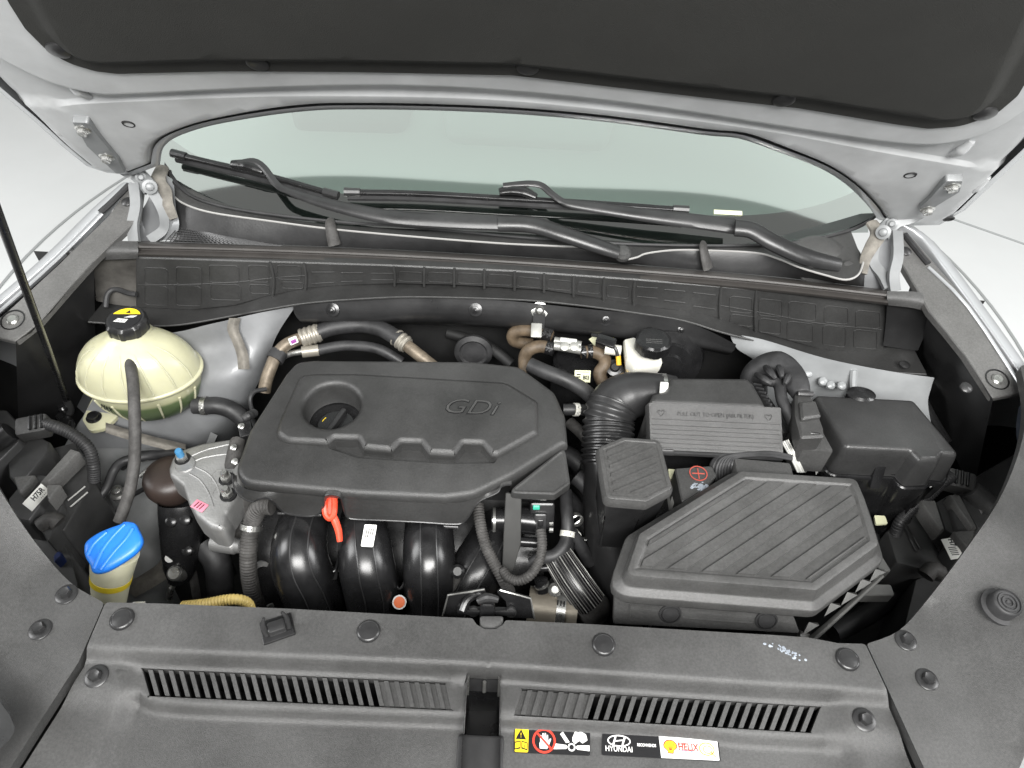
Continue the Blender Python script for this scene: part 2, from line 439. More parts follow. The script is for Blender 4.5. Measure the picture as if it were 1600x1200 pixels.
# fender outer skins: a narrow silver edge seen beside the black rail covers, then the side falling away
def fender(pts, sgn):
    top = pts
    rows = []
    for dx, dz in ((0, -.012), (0, 0), (.006, .003), (.022, -.002), (.045, -.03), (.075, -.12), (.10, -.30), (.09, -.55)):
        rows.append([p+V((sgn*dx, 0, dz)) for p in top])
    MB().patch(rows, 3).obj('fender', SIL, car, smooth=60)
lf = [(208, 287, 1.075), (165, 325, 1.06), (90, 400, 1.03), (0, 478, 1.0), (-60, 530, .98), (-160, 620, .96), (-300, 800, .93)]
rf = [(1403, 352, 1.08), (1440, 375, 1.07), (1505, 460, 1.04), (1583, 570, 1.005), (1640, 660, .98), (1720, 800, .95), (1800, 960, .93)]
fender(PZ(lf), -1); fender(PZ(rf), 1)
# inner body panels painted silver (left strut tower and right apron) and dusty grey (lower)
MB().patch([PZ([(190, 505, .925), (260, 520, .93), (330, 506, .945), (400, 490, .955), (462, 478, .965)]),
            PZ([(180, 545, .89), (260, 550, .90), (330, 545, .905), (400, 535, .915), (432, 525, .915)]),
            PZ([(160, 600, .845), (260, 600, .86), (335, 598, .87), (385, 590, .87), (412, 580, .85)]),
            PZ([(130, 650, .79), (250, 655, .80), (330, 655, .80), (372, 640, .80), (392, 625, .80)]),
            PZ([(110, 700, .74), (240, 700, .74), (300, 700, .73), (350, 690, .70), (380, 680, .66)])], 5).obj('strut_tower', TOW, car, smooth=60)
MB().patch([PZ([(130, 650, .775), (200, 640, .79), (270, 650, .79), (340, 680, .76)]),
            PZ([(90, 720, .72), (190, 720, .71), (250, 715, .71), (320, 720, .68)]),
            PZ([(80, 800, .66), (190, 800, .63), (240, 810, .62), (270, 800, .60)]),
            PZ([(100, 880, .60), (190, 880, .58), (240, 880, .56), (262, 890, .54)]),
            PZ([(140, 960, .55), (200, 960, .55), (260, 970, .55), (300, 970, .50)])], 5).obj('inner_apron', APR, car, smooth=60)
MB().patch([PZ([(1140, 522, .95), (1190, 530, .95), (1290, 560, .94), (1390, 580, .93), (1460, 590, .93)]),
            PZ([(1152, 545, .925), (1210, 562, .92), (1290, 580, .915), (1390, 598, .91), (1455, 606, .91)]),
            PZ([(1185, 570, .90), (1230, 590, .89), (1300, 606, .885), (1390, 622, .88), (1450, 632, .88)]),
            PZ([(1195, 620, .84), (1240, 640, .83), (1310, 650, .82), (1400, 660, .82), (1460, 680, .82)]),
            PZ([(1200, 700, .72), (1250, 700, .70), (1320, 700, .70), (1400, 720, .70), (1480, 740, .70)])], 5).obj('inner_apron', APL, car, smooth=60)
b = MB()
for px in ((1263, 583), (1286, 596), (1298, 602), (1315, 603)): b.lathe(P(*px, .905), (0, -.5, .9), [(.008, -.002), (.007, .002), (.004, .004)], 14)
b.obj('spot_weld', APL, car, kind=None)
MB().tube(PZ([(1334, 578, .925), (1333, 600, .905), (1336, 625, .885)]), .006, n=8).obj('panel_seam', APL, car)
# seam sealer strips
def strip(rows, name, m, par=car): return MB().patch(rows, 5).obj(name, m, par, smooth=60)
def ztow(x, y):   # height of the left tower sheet near its middle
    return .955-(y-490)/(600-490)*.085
strip([[P(x-9, y, ztow(x, y)+.004), P(x, y, ztow(x, y)+.010), P(x+9, y, ztow(x, y)+.004)] for x, y in ((367, 497), (364, 515), (372, 535), (379, 555), (381, 577))], 'seam_sealer', TAR)
strip([[P(x, y-8, z), P(x, y, z+.006), P(x, y+8, z)] for x, y, z in ((165, 668, .80), (200, 679, .80), (240, 690, .80), (290, 702, .78))], 'seam_sealer', TAR)
strip([[P(x-12, y-8, z), P(x, y, z+.008), P(x+12, y+8, z)] for x, y, z in ((275, 850, .60), (262, 885, .58), (235, 905, .57), (200, 925, .565))], 'seam_sealer', TAR)
b = MB()
b.lathe(P(153, 817, .655), (0, 0, 1), [(.018, -.03), (.018, .004)], 24).obj('drain_hole', DARK, car)
# firewall, floor of the bay and side walls: real dark surfaces closing the bay
FWY = .975
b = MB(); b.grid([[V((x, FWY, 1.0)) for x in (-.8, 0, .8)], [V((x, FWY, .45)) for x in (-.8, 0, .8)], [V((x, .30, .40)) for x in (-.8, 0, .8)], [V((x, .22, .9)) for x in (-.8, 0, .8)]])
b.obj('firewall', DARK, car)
b = MB().patch([PZ([(458, 478, .975), (600, 466, .985), (760, 468, .99), (900, 481, .988), (1060, 500, .98), (1150, 538, .96)]),
                PZ([(460, 490, .96), (600, 490, .96), (760, 493, .965), (900, 502, .965), (1060, 520, .955), (1148, 546, .945)]),
                PZ([(470, 503, .94), (600, 503, .935), (760, 508, .935), (900, 520, .935), (1060, 538, .93), (1142, 552, .93)]),
                PZ([(476, 505, .90), (600, 506, .89), (760, 511, .89), (900, 523, .89), (1060, 541, .89), (1138, 555, .90)])], 5)
shield = b.obj('firewall_trim', PLB, car, smooth=50)
clipb = mk('trim_clip', MB().lathe((0, 0, 0), (0, 0, 1), [(.011, 0), (.011, .002), (.006, .003), (.006, .009), (.0035, .0095), (.0035, .016), (.0, .017)], 18), PLG)
for x, y, z in ((520, 484, .968), (743, 484, .975), (946, 499, .968), (1063, 514, .958)): put(clipb, P(x, y, z), (0, -.8, .6), car)
w = MB().lathe((0, 0, 0), (0, 0, 1), [(.014, -.003), (.014, .002), (.008, .003), (.007, .008), (.004, .012), (0, .013)], 20)
wo = mk('nut', w, STEEL); put(wo, P(843, 485, .978), (0, -.8, .6), car)

# ================================================================== BLACK RAIL COVERS ON THE FENDERS
def tri_frame(a, b, c):
    return Fr(a, b-a, c-a) if True else None
def rail(name, label, outl, inner_i, drop, sgn, screws, lo):
    fr = Fr(outl[0], outl[1]-outl[0], outl[2]-outl[0])
LR = Fr(P(20, 500, 1.0), P(205, 320, 1.065)-P(20, 500, 1.0), (1, 0, 0))
RR = Fr(P(1557, 594, 1.0), P(1415, 380, 1.065)-P(1557, 594, 1.0), (1, 0, 0))
if LR.n.z < 0: LR = Fr(LR.o, LR.v, LR.u)
if RR.n.z < 0: RR = Fr(RR.o, RR.v, RR.u)
def rail_cover(label, fr, out, inner, lowz, screw, bigs):
    t = thing('fender_rail_cover', label, 'trim cover', fr.w(*fr.px(*out[3]), -.2))
    o = fr.pl(out)
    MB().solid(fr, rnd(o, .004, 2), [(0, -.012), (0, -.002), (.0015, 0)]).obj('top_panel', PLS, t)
    rows = [[fr.w(*fr.px(*q), -.001) for q in inner]]
    for k, f in enumerate((.33, .66, 1)):
        rows.append([p+(P(*l)-p)*f for p, l in zip(rows[0], lowz)])
    MB().patch(rows, 3).obj('side_panel', PLB, t, smooth=50)
    for s in screw:
        c = fr.w(*fr.px(*s), 0)
        MB().lathe(c, fr.n, [(.016, -.004), (.018, .001), (.016, .0012), (.014, -.004), (.0, -.004)], 26, capa=False).obj('screw_recess', PLG, t)
        m = MB().lathe(c+fr.n*-.002, fr.n, [(.009, 0), (.009, .004), (.0065, .006), (.0, .006)], 18); m.obj('screw', STEEL, t)
    for s in bigs:
        m = MB().lathe(fr.w(*fr.px(*s), -.001), fr.n, [(.009, 0), (.009, .003), (.006, .005), (0, .0055)], 18); m.obj('fastener', PLB, t)
    return t
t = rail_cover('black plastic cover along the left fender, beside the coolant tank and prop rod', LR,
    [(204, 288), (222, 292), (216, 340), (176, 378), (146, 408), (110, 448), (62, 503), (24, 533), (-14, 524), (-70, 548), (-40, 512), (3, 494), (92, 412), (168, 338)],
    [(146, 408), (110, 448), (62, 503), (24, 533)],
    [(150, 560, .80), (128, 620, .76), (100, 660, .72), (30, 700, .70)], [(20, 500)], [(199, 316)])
MB().tube([LR.w(*LR.px(x, y), .001) for x, y in ((-60, 536), (0, 487), (92, 404), (160, 335))], .0028, n=8, sub=3).obj('sealing_edge', SIL, t)
MB().tube([LR.w(*LR.px(x, y), .003) for x, y in ((158, 334), (178, 316), (203, 291))], .005, n=8, sub=3).obj('rubber_buffer', RUB, t)
b = MB(); f2 = Fr(P(135, 470, .9), (.15, 1, 0), (0, 0, 1)); 
b.tube(PZ([(144, 458, .93), (141, 480, .90), (128, 500, .89), (122, 530, .86), (120, 600, .80)]), .008, n=8).obj('side_rib', PLB, t)
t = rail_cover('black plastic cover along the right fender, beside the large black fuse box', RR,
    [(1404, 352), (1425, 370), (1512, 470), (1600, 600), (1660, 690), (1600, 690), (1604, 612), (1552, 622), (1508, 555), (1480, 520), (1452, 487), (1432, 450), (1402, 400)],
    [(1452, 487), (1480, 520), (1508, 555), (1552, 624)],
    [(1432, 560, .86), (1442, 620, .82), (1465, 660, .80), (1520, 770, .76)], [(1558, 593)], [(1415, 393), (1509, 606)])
MB().tube([RR.w(*RR.px(x, y), .001) for x, y in ((1450, 418), (1512, 480), (1592, 600), (1650, 690))], .0028, n=8, sub=3).obj('sealing_edge', SIL, t)
MB().tube([RR.w(*RR.px(x, y), .003) for x, y in ((1412, 368), (1425, 385), (1449, 414))], .005, n=8, sub=3).obj('rubber_buffer', RUB, t)
MB().tube(PZ([(1448, 580, .88), (1440, 610, .86), (1450, 640, .84), (1480, 690, .80)]), .008, n=8).obj('side_rib', PLB, t)

# ================================================================== BOLTS SHARED BY THE COVERS
BOLT = mk('bolt', bolt_b(.0072, 1.75), PLB)
CLIP = mk('push_clip', MB().lathe((0, 0, 0), (0, 0, 1), [(.0135, -.002), (.0135, .002), (.0125, .0035), (.011, .0042), (.0105, .0036), (.006, .0046), (0, .005)], 28), PLB)

# ================================================================== CORNER COVERS (left and right)
def corner(label, outl, zf, bolts, clips, fr):
    o = fr.pl(outl)
    o = rnd(o, .01, 3)
    t = thing('corner_cover', label, 'trim cover', fr.w(*fr.px(*outl[0]), -.1))
    hf = lambda u, v: zf(u, v)
    MB().sheet(fr, o, hf, .014, skirt=.015).obj('panel', PLR, t, smooth=60)
    for s in bolts:
        u, v = onsheet(fr, s, hf); put(BOLT, fr.w(u, v, hf(u, v)), fr.n, t, random.random())
    return t, hf
FL = H(.955, at=(0, .4))
seamL = [FL.px(*q) for q in ((165, 942), (125, 1035), (60, 1135), (20, 1200))]
lcurve = [(24, 533), (8, 575), (0, 612), (0, 660), (6, 710), (22, 770), (45, 830), (80, 885), (120, 920), (165, 941)]
def zl(u, v):
    d = min(pld(seamL, u, v), 1)
    return .085*sm((d-.07)/.16)*(1-.0*v)+.02*sm((v-.55)/.2)
LC = [(165, 941), (125, 1034), (60, 1134), (18, 1200), (-40, 1290), (-500, 1300), (-350, 900), (-140, 640), (-60, 560), (-14, 527)]+lcurve[:-1]
def curve_px(pts, n=4): return [(p.x, p.y) for p in cat(pts, n)]
LCo = [(163, 942), (123, 1034), (58, 1134), (16, 1200), (-40, 1290), (-500, 1300), (-350, 900), (-140, 640), (-60, 560), (-14, 527)]+curve_px([(24, 533), (8, 590), (2, 650), (6, 720), (28, 790), (62, 855), (110, 910), (163, 942)])[:-1]
t, hf = corner('grey black cover at the left front corner, wrapping round the left headlight', LCo, zl, [(104, 929), (63, 984)], [], FL)
seamR = [FL.px(*q) for q in ((1352, 1005), (1395, 1100), (1440, 1200))]
def zr(u, v):
    d = min(pld(seamR, u, v), 1)
    return .075*sm((d-.08)/.16)+.015*sm((v-.55)/.2)
RCo = [(1354, 1006), (1398, 1100), (1444, 1200), (1480, 1300), (1560, 1300), (1590, 1200), (1640, 1000), (1700, 850), (1690, 700), (1604, 614)]+curve_px([(1553, 624), (1561, 680), (1552, 740), (1528, 805), (1492, 870), (1450, 935), (1405, 985), (1354, 1006)])[:-1]
t, hf = corner('grey black cover at the right front corner, with one ribbed round stop', RCo, zr, [(1415, 1001), (1448, 1062)], [], FL)
u, v = onsheet(FL, (1563, 948), hf); c = FL.w(u, v, hf(u, v))
b = MB().lathe(c, (0, -.12, 1), [(.022, -.002), (.022, .002), (.017, .003), (.0165, .016), (.015, .018), (.014, .0185), (.0135, .017), (.012, .017), (.0115, .0185), (.0095, .0185), (.009, .017), (.0075, .017), (.007, .0185), (.005, .0185), (.0045, .017), (.003, .017), (.002, .0185), (0, .0185)], 32)
b.obj('rubber_stop', RUB, t)
# strip of front bumper / headlight lens beyond the right corner cover
MB().patch([PZ([(1592, 635, 1.0), (1640, 630, .99), (1700, 630, .97)]), PZ([(1588, 680, .99), (1640, 700, .97), (1720, 720, .94)]), PZ([(1604, 740, .98), (1660, 770, .96), (1740, 790, .92)]), PZ([(1625, 800, .965), (1690, 830, .94), (1770, 850, .90)])], 4).obj('headlight_lens', mat('blue_grey_lens', (.10, .12, .16), .15, coat=.5), car)
MB().patch([PZ([(1600, 1010, .97), (1700, 900, .95), (1800, 850, .90)]), PZ([(1588, 1090, .96), (1700, 1000, .93), (1820, 950, .88)]), PZ([(1578, 1180, .955), (1700, 1150, .92), (1850, 1150, .86)]), PZ([(1560, 1280, .95), (1700, 1290, .90), (1850, 1300, .84)])], 4).obj('bumper_edge', APR, car)
MB().patch([[FL.w(*FL.px(x, y), .04) for x, y in r] for r in ([(-40, 1050), (-10, 1060), (5, 1090)], [(-60, 1100), (10, 1110), (50, 1155)], [(-80, 1180), (-10, 1190), (22, 1199)], [(-90, 1290), (-60, 1290), (-38, 1290)])], 4).obj('bumper_edge', PLB, car)

# ================================================================== RADIATOR GRILLE COVER (front)
FC = H(.96, at=(0, .35))
gc = thing('radiator_cover', 'wide grey black plastic cover across the front with two rows of vent slots', 'radiator cover', (0, .3, .9))
out = [(165, 941), (250, 943), (450, 951), (690, 964), (738, 966), (745, 976), (757, 983), (775, 983), (786, 976), (790, 969), (900, 974), (1100, 986), (1205, 992), (1262, 996), (1310, 1005), (1352, 1006),
       (1396, 1100), (1440, 1200), (1478, 1290), (-30, 1290), (18, 1200), (60, 1135), (125, 1035)]
og = rnd(FC.pl(out), .004, 2)
L1 = FC.pl([(60, 1010), (134, 1016), (350, 1025), (730, 1041), (786, 1044), (1180, 1072), (1300, 1079), (1420, 1090)])
L2 = FC.pl([(205, 1078), (222, 1088), (262, 1094), (350, 1099), (720, 1113), (786, 1117), (1055, 1131), (1180, 1144), (1300, 1150)])
def yat(pl, u):
    for i in range(len(pl)-1):
        if pl[i][0] <= u <= pl[i+1][0]:
            t = (u-pl[i][0])/(pl[i+1][0]-pl[i][0]); return pl[i][1]*(1-t)+pl[i+1][1]*t
    return pl[0][1] if u < pl[0][0] else pl[-1][1]
L1c = [(p.x, p.y) for p in cat([V(q) for q in L1], 10)]; L2c = [(p.x, p.y) for p in cat([V(q) for q in L2], 10)]
ridgeL = FC.pl([(196, 1040), (190, 1080), (165, 1130), (140, 1200), (120, 1290)])
ridgeR = FC.pl([(1318, 1098), (1332, 1140), (1350, 1200), (1375, 1290)])
def xat(pl, v):
    q = sorted(pl, key=lambda p: p[1])
    for i in range(len(q)-1):
        if q[i][1] <= v <= q[i+1][1]:
            t = (v-q[i][1])/(q[i+1][1]-q[i][1]); return q[i][0]*(1-t)+q[i+1][0]*t
    return q[0][0] if v < q[0][1] else q[-1][0]
def zc(u, v):
    y1, y2 = yat(L1c, u), yat(L2c, u)
    xl, xr = xat(ridgeL, v), xat(ridgeR, v)
    ins = min(sm((u-xl)/.022+.5), sm((xr-u)/.022+.5))
    side = sm((y1-v)/.012+.3)
    h = -.012*sm((y1-v)/.016+.4)-.008*side*ins-.013*sm((y2-v)/.014+.5)*ins
    h -= .006*sm((y1-v-.03)/.03)*(1-ins)
    return h
slots = []
for i in range(30):
    f = i/29
    x, y = 213+(686-213)*f, 1034.5+(1057-1034.5)*f
    slots.append((i < 23, [(x, y), (x+9, y+.5), (x+20-2*f, y+40.5), (x+11-2*f, y+40)]))
for i in range(29):
    f = i/28
    x, y = 817+(1283-817)*f, 1067+(1095-1067)*f
    slots.append((i >= 7, [(x, y), (x+9, y+.5), (x-2-4*f, y+39), (x-11-4*f, y+38.5)]))
slot_uv = [(o_, ccw(FC.pl(q))) for o_, q in slots]
latch = ccw(rnd(FC.pl([(731, 1046), (782, 1048), (781, 1165), (779, 1290), (717, 1290), (723, 1163)]), .003, 3))
# two slotted windows in the sheet, filled with the slats one by one
def window(sl):
    a, b2 = sl[0], sl[-1]
    q = [a[0], b2[1], b2[2], a[3]]; return q
wl_px = [(211, 1032.5), (697, 1056), (709, 1100), (222, 1077)]
wr_px = [(815, 1065), (1294, 1094), (1279, 1136), (804, 1108)]
WL, WR = ccw(FC.pl(wl_px)), ccw(FC.pl(wr_px))
def dens(poly, n=24):
    o = []
    for i in range(len(poly)):
        a, c = V(poly[i]), V(poly[(i+1) % len(poly)])
        k = max(1, int((c-a).length/.008))
        o += [tuple(a.lerp(c, j/k)) for j in range(k)]
    return o
WLd, WRd = dens(WL), dens(WR)
L1c = [(p.x, p.y) for p in cat([V(q) for q in L1], 10)]; L2c = [(p.x, p.y) for p in cat([V(q) for q in L2], 10)]
lines = []
for d in (-.014, -.011, -.008, -.005, -.002, .001, .004, .007, .010):
    lines.append([(u, v+d) for u, v in L1c]); lines.append([(u, v+d) for u, v in L2c])
lines = [[q for q in ln if inside(og, *q) and not inside(WLd, *q) and not inside(WRd, *q) and sdist(latch, *q) < -.002] for ln in lines]
l2 = []
for ln in lines:      # break at gaps
    cur = []
    for q in ln:
        if cur and math.hypot(q[0]-cur[-1][0], q[1]-cur[-1][1]) > .04: l2.append(cur); cur = []
        cur.append((q[0], q[1]))
    if len(cur) > 1: l2.append(cur)
MB().sheet(FC, dens(og), zc, .007, holes=[WLd, WRd, dens(latch)], lines=[l for l in l2 if len(l) > 1], skirt=.025, hskirt=.012, avoid=[L1c[::3], L2c[::3]], ad=.0135).obj('panel', PLR, gc, smooth=60)
# slats between the slots; closed slots get a floor
def side_pts(q, e):   # left edge (top,bottom) / right edge of a slot given px corners tl,tr,br,bl
    return (q[0], q[3]) if e == 0 else (q[1], q[2])
def slatmesh(tl, tr, br, bl, drop=0, name='vent_slat'):
    c = [FC.px(*q) for q in (tl, tr, br, bl)]
    h = [zc(*q)-drop for q in c]
    th = .012 if not drop else .002
    top = [FC.w(*q, hh) for q, hh in zip(c, h)]; bot = [FC.w(*q, hh-th) for q, hh in zip(c, h)]
    mid = [FC.w(*((V(q)*.92+V(c[i ^ 1] if i < 2 else c[5-i])*.08)), hh+.0003) for i, (q, hh) in enumerate(zip(c, h))]
    MB().add(top+bot, [(0, 1, 2, 3), (0, 1, 5, 4), (1, 2, 6, 5), (2, 3, 7, 6), (3, 0, 4, 7), (4, 5, 6, 7)]).obj(name, PLR, gc, smooth=0)
def lerp2(a, b, t): return (a[0]*(1-t)+b[0]*t, a[1]*(1-t)+b[1]*t)
for rng, wp in ((range(0, 30), wl_px), (range(30, 59), wr_px)):
    tl, tr, br, bl = wp
    prev = (tl, bl)
    for i in rng:
        q = slots[i][1]
        slatmesh(prev[0], q[0], q[3], prev[1])
        if not slots[i][0]: slatmesh(q[0], q[1], q[2], q[3], drop=.0035, name='blind_slot')
        prev = (q[1], q[2])
    slatmesh(prev[0], tr, br, prev[1])
# dark duct under the vents and the latch opening
b = MB()
for poly in (WL, WR): b.solid(FC, off(poly, -.004), [(0, -.09), (0, -.032)], cap=False, base=True)
b.obj('vent_duct', DARK, gc)
b = MB(); ccw_l = latch
b.solid(FC, off(latch, -.001), [(0, -.13), (0, -.012)], cap=False, base=True).obj('latch_well', PLG, gc)
f = Fr(P(756, 1062, .93), (1, 0, 0), (0, .35, .94))
o = MB().box(f, -.017, -.020, .017, .014, -.002, 0, .001).obj('latch_plate', PLB, gc)
MB().box(f, -.019, -.020, -.0165, .016, 0, .006, .0005).obj('bright_edge', STEEL, gc); MB().box(f, .0165, -.020, .019, .016, 0, .006, .0005).obj('bright_edge', STEEL, gc)
MB().tube([f.w(.001, -.016, .003), f.w(.001, 0, .003)], .0022, n=8).obj('striker_pin', STEEL, gc)
f = Fr(P(750, 1180, .93), (1, 0, 0), (0, 1, .1)); MB().box(f, -.025, -.1, .025, .020, -.01, 0, .002).obj('latch_step', PLB, gc)
for s in ((151, 1057), (1350, 1125)):
    u, v = onsheet(FC, s, zc); put(BOLT, FC.w(u, v, zc(u, v)), (0, -.1, 1), gc, random.random())
for s in ((191, 968), (576, 987), (943, 1008), (1324, 1031)):
    u, v = onsheet(FC, s, zc); put(CLIP, FC.w(u, v, zc(u, v)), FC.n, gc)
u, v = FC.px(1226, 1016)
b = MB()
for i in range(46):
    k_ = random.gauss(0, .008); b.lathe(FC.w(u+k_, v-k_*.35+random.gauss(0, .0022), 0), FC.n, [(.0008+random.random()*.0019, -.0005), (.0007, .0004), (0, .0005)], 7, sx=random.uniform(.7, 1.8))
b.obj('residue', BLOB, gc)
# stray prop-rod clip lying on the cover
u, v = FC.px(434, 983); f = Fr(FC.w(u, v, 0), (1, .45, 0), (-.45, 1, 0))
pc = thing('rod_holder', 'small square black prop rod holder standing on the radiator cover, left of centre', 'clip', f.o)
MB().box(f, -.018, -.014, .018, .014, -.001, .003, .001).obj('base', PLG, pc)
MB().box(f, -.010, -.008, .010, .006, .003, .012, .002).obj('block', PLB, pc)
for s in (-1, 1): MB().tube([f.w(s*.012, -.004, .003), f.w(s*.013, .002, .016), f.w(s*.010, .006, .024)], [.0035, .0028, .0016], n=8).obj('prong', PLB, pc)
# ------------------------------------------------------------------ stickers
def st(px_poly, h=.0006): return ccw(FC.pl(px_poly))
class Lf(Fr): pass
def lowframe(c, dx):
    a = P(*c, .93); u, v = FC.px(*c); z = .96+zc(u, v)
    a = P(*c, z); bb = P(*dx, z)
    return Fr(a, bb-a, (0, 1, 0))
f = lowframe((863, 1158), (1000, 1166)); f.o = f.o+f.n*.0012
s1 = thing('warning_sticker', 'black and yellow warning sticker with a struck-out hand and a fan symbol', 'sticker', f.o)
q = f.pl([(804, 1136), (922, 1142), (922, 1181), (803, 1176)])
flat(f, q, BST, s1, 'backing', 0, .0006, r=.002)
flat(f, f.pl([(805, 1137), (826, 1138), (825, 1176), (804, 1175)]), YST, s1, 'yellow_field', .0007, .0002, r=.0015)
c = f.px(814, 1148); flat(f, [(c[0]-.0058, c[1]-.005), (c[0]+.0058, c[1]-.005), (c[0], c[1]+.0055)], BST, s1, 'warning_triangle', .001, .0002)
text('!', f, c[0], c[1]-.001, .007, YST, s1, 'lettering', .0013)
c = f.px(814, 1164)
b = MB()
for sx in (-1, 1):
    b.solid(f, ccw([(c[0]+sx*.0005, c[1]-.004), (c[0]+sx*.0072, c[1]-.0055), (c[0]+sx*.0072, c[1]+.0025), (c[0]+sx*.0005, c[1]+.004)]), [(0, .0009), (0, .0012)])
b.obj('book_symbol', BST, s1, smooth=0)
b = MB()
for sx in (-1, 1): b.solid(f, ccw([(c[0]+sx*.0013, c[1]-.0025), (c[0]+sx*.0063, c[1]-.0042), (c[0]+sx*.0063, c[1]+.0015), (c[0]+sx*.0013, c[1]+.0028)]), [(0, .0012), (0, .0014)])
b.obj('book_page', YST, s1, smooth=0); text('i', f, c[0]+.004, c[1]-.001, .007, BST, s1, 'lettering', .0015)
def ringf(f, c, r, w, m, par, name, h=.001, ry=None, n=36, t=.0002):
    b = MB(); o = circ(c[0], c[1], r, n, ry); i = circ(c[0], c[1], r-w, n, (ry-w) if ry else None)
    b.solid(f, o, [(0, h), (0, h+t)], holes=[(i, [(0, h+t), (0, h)])]); return b.obj(name, m, par, smooth=0)
c = f.px(850, 1158)
hand = [(-.0045, -.008), (.0035, -.008), (.0058, -.003), (.0078, .002), (.0068, .003), (.0045, .0005), (.0043, .0062), (.0031, .0064), (.0026, .0025), (.0019, .0082), (.0006, .0083), (.0003, .0028), (-.0007, .0080), (-.002, .0078), (-.0018, .0024), (-.0032, .006), (-.0044, .0056), (-.0042, -.001), (-.0052, -.003)]
flat(f, [(c[0]+x, c[1]+y) for x, y in hand], WST, s1, 'hand_symbol', .0007, .0002)
ringf(f, c, .0128, .0022, RST, s1, 'prohibition_ring')
flat(f, [(c[0]-.0085, c[1]+.007), (c[0]-.007, c[1]+.0085), (c[0]+.0085, c[1]-.007), (c[0]+.007, c[1]-.0085)], RST, s1, 'prohibition_bar', .001, .0002)
c = f.px(893, 1168)
ringf(f, c, .0042, .0016, WST, s1, 'fan_hub', .0009)
for sg, pts in ((-1, [(-.0195, -.003), (-.0195, .003), (-.006, .002), (-.0045, 0), (-.006, -.002)]), (1, [(.0195, -.003), (.0195, .003), (.006, .002), (.0045, 0), (.006, -.002)])):
    flat(f, [(c[0]+x, c[1]+y) for x, y in pts], WST, s1, 'fan_blade', .0008, .0002)
flat(f, [(c[0]-.002, c[1]+.005), (c[0]-.006, c[1]+.004), (c[0]-.0125, c[1]+.013), (c[0]-.0095, c[1]+.0155)], WST, s1, 'fan_blade', .0008, .0002)
flat(f, [(c[0]+.001, c[1]+.006), (c[0]+.001, c[1]+.010), (c[0]+.004, c[1]+.0165), (c[0]+.008, c[1]+.0155), (c[0]+.010, c[1]+.017), (c[0]+.016, c[1]+.014), (c[0]+.0175, c[1]+.008), (c[0]+.012, c[1]+.0045), (c[0]+.0085, c[1]+.007), (c[0]+.004, c[1]+.0035)], WST, s1, 'hand_symbol', .0008, .0002)
f = lowframe((1030, 1166), (1180, 1174)); f.o = f.o+f.n*.0012
s2 = thing('oil_sticker', 'long black and white sticker recommending an engine oil, right of the warning sticker', 'sticker', f.o)
flat(f, f.pl([(941, 1143), (1122, 1154), (1126, 1190), (940, 1180)]), BST, s2, 'backing', 0, .0006, r=.002)
flat(f, f.pl([(1029, 1149.5), (1120, 1155.5), (1124, 1189), (1033, 1184.5)]), WST, s2, 'white_field', .0007, .0002, r=.001)
c = f.px(967, 1158)
ringf(f, c, .0128, .0014, WST, s2, 'emblem_oval', .0008, ry=.0062)
b = MB()
for pts in ([(-.0075, -.0035), (-.0055, -.0040), (-.0025, .0042), (-.0045, .0040)], [(.0025, -.0042), (.0045, -.0040), (.0075, .0035), (.0055, .0040)], [(-.005, -.0012), (.005, .0004), (.005, .0016), (-.005, .0002)]):
    b.solid(f, ccw([(c[0]+x, c[1]+y) for x, y in pts]), [(0, .0008), (0, .001)])
b.obj('emblem_letter', WST, s2, smooth=0)
c = f.px(967, 1171); text('HYUNDAI', f, c[0], c[1], .0078, WST, s2, 'lettering', .0008, offset=.0001, squash=.86)
c = f.px(1010, 1165); text('RECOMMENDS', f, c[0], c[1], .0042, WST, s2, 'lettering', .0008, offset=.0001, squash=.74)
c = f.px(1047, 1167)
pec = [(0, -.0072), (.003, -.0072), (.0035, -.0045), (.0075, -.001), (.0076, .002), (.006, .0048), (.0035, .0065), (0, .0072), (-.0035, .0065), (-.006, .0048), (-.0076, .002), (-.0075, -.001), (-.0035, -.0045), (-.003, -.0072)]
flat(f, [(c[0]+x, c[1]+y) for x, y in pec], RST, s2, 'shell_emblem', .001, .0002)
flat(f, [(c[0]+x*.84, c[1]+y*.84) for x, y in pec], YST, s2, 'shell_emblem', .0012, .0002)
b = MB()
for a in (-.9, -.45, 0, .45, .9): b.rib(f, (c[0]+sin(a)*.001, c[1]-.004), (c[0]+sin(a)*.0055, c[1]+cos(a)*.0052), .0006, .0002, .0014)
b.obj('shell_rib', RST, s2, smooth=0)
c = f.px(1064, 1162.5); text('Shell', f, c[0], c[1], .0046, RST, s2, 'lettering', .001, squash=.9)
c = f.px(1075, 1168.5); text('HELIX', f, c[0], c[1], .0104, RST, s2, 'lettering', .001, squash=.80, offset=.0002)
c = f.px(1073, 1174); text('Motor Oils', f, c[0], c[1], .0032, CBLUE, s2, 'lettering', .001)
c = f.px(1104, 1171); ringf(f, c, .0085, .0011, OST, s2, 'oil_drop_emblem', .001, ry=.0068); ringf(f, (c[0]+.001, c[1]-.0005), .0052, .0009, OST, s2, 'oil_drop_emblem', .001, ry=.0042)
MB().rib(f, (c[0]+.004, c[1]-.003), (c[0]+.009, c[1]-.008), .0012, .0002, .001).obj('oil_drop_emblem', OST, s2, smooth=0)
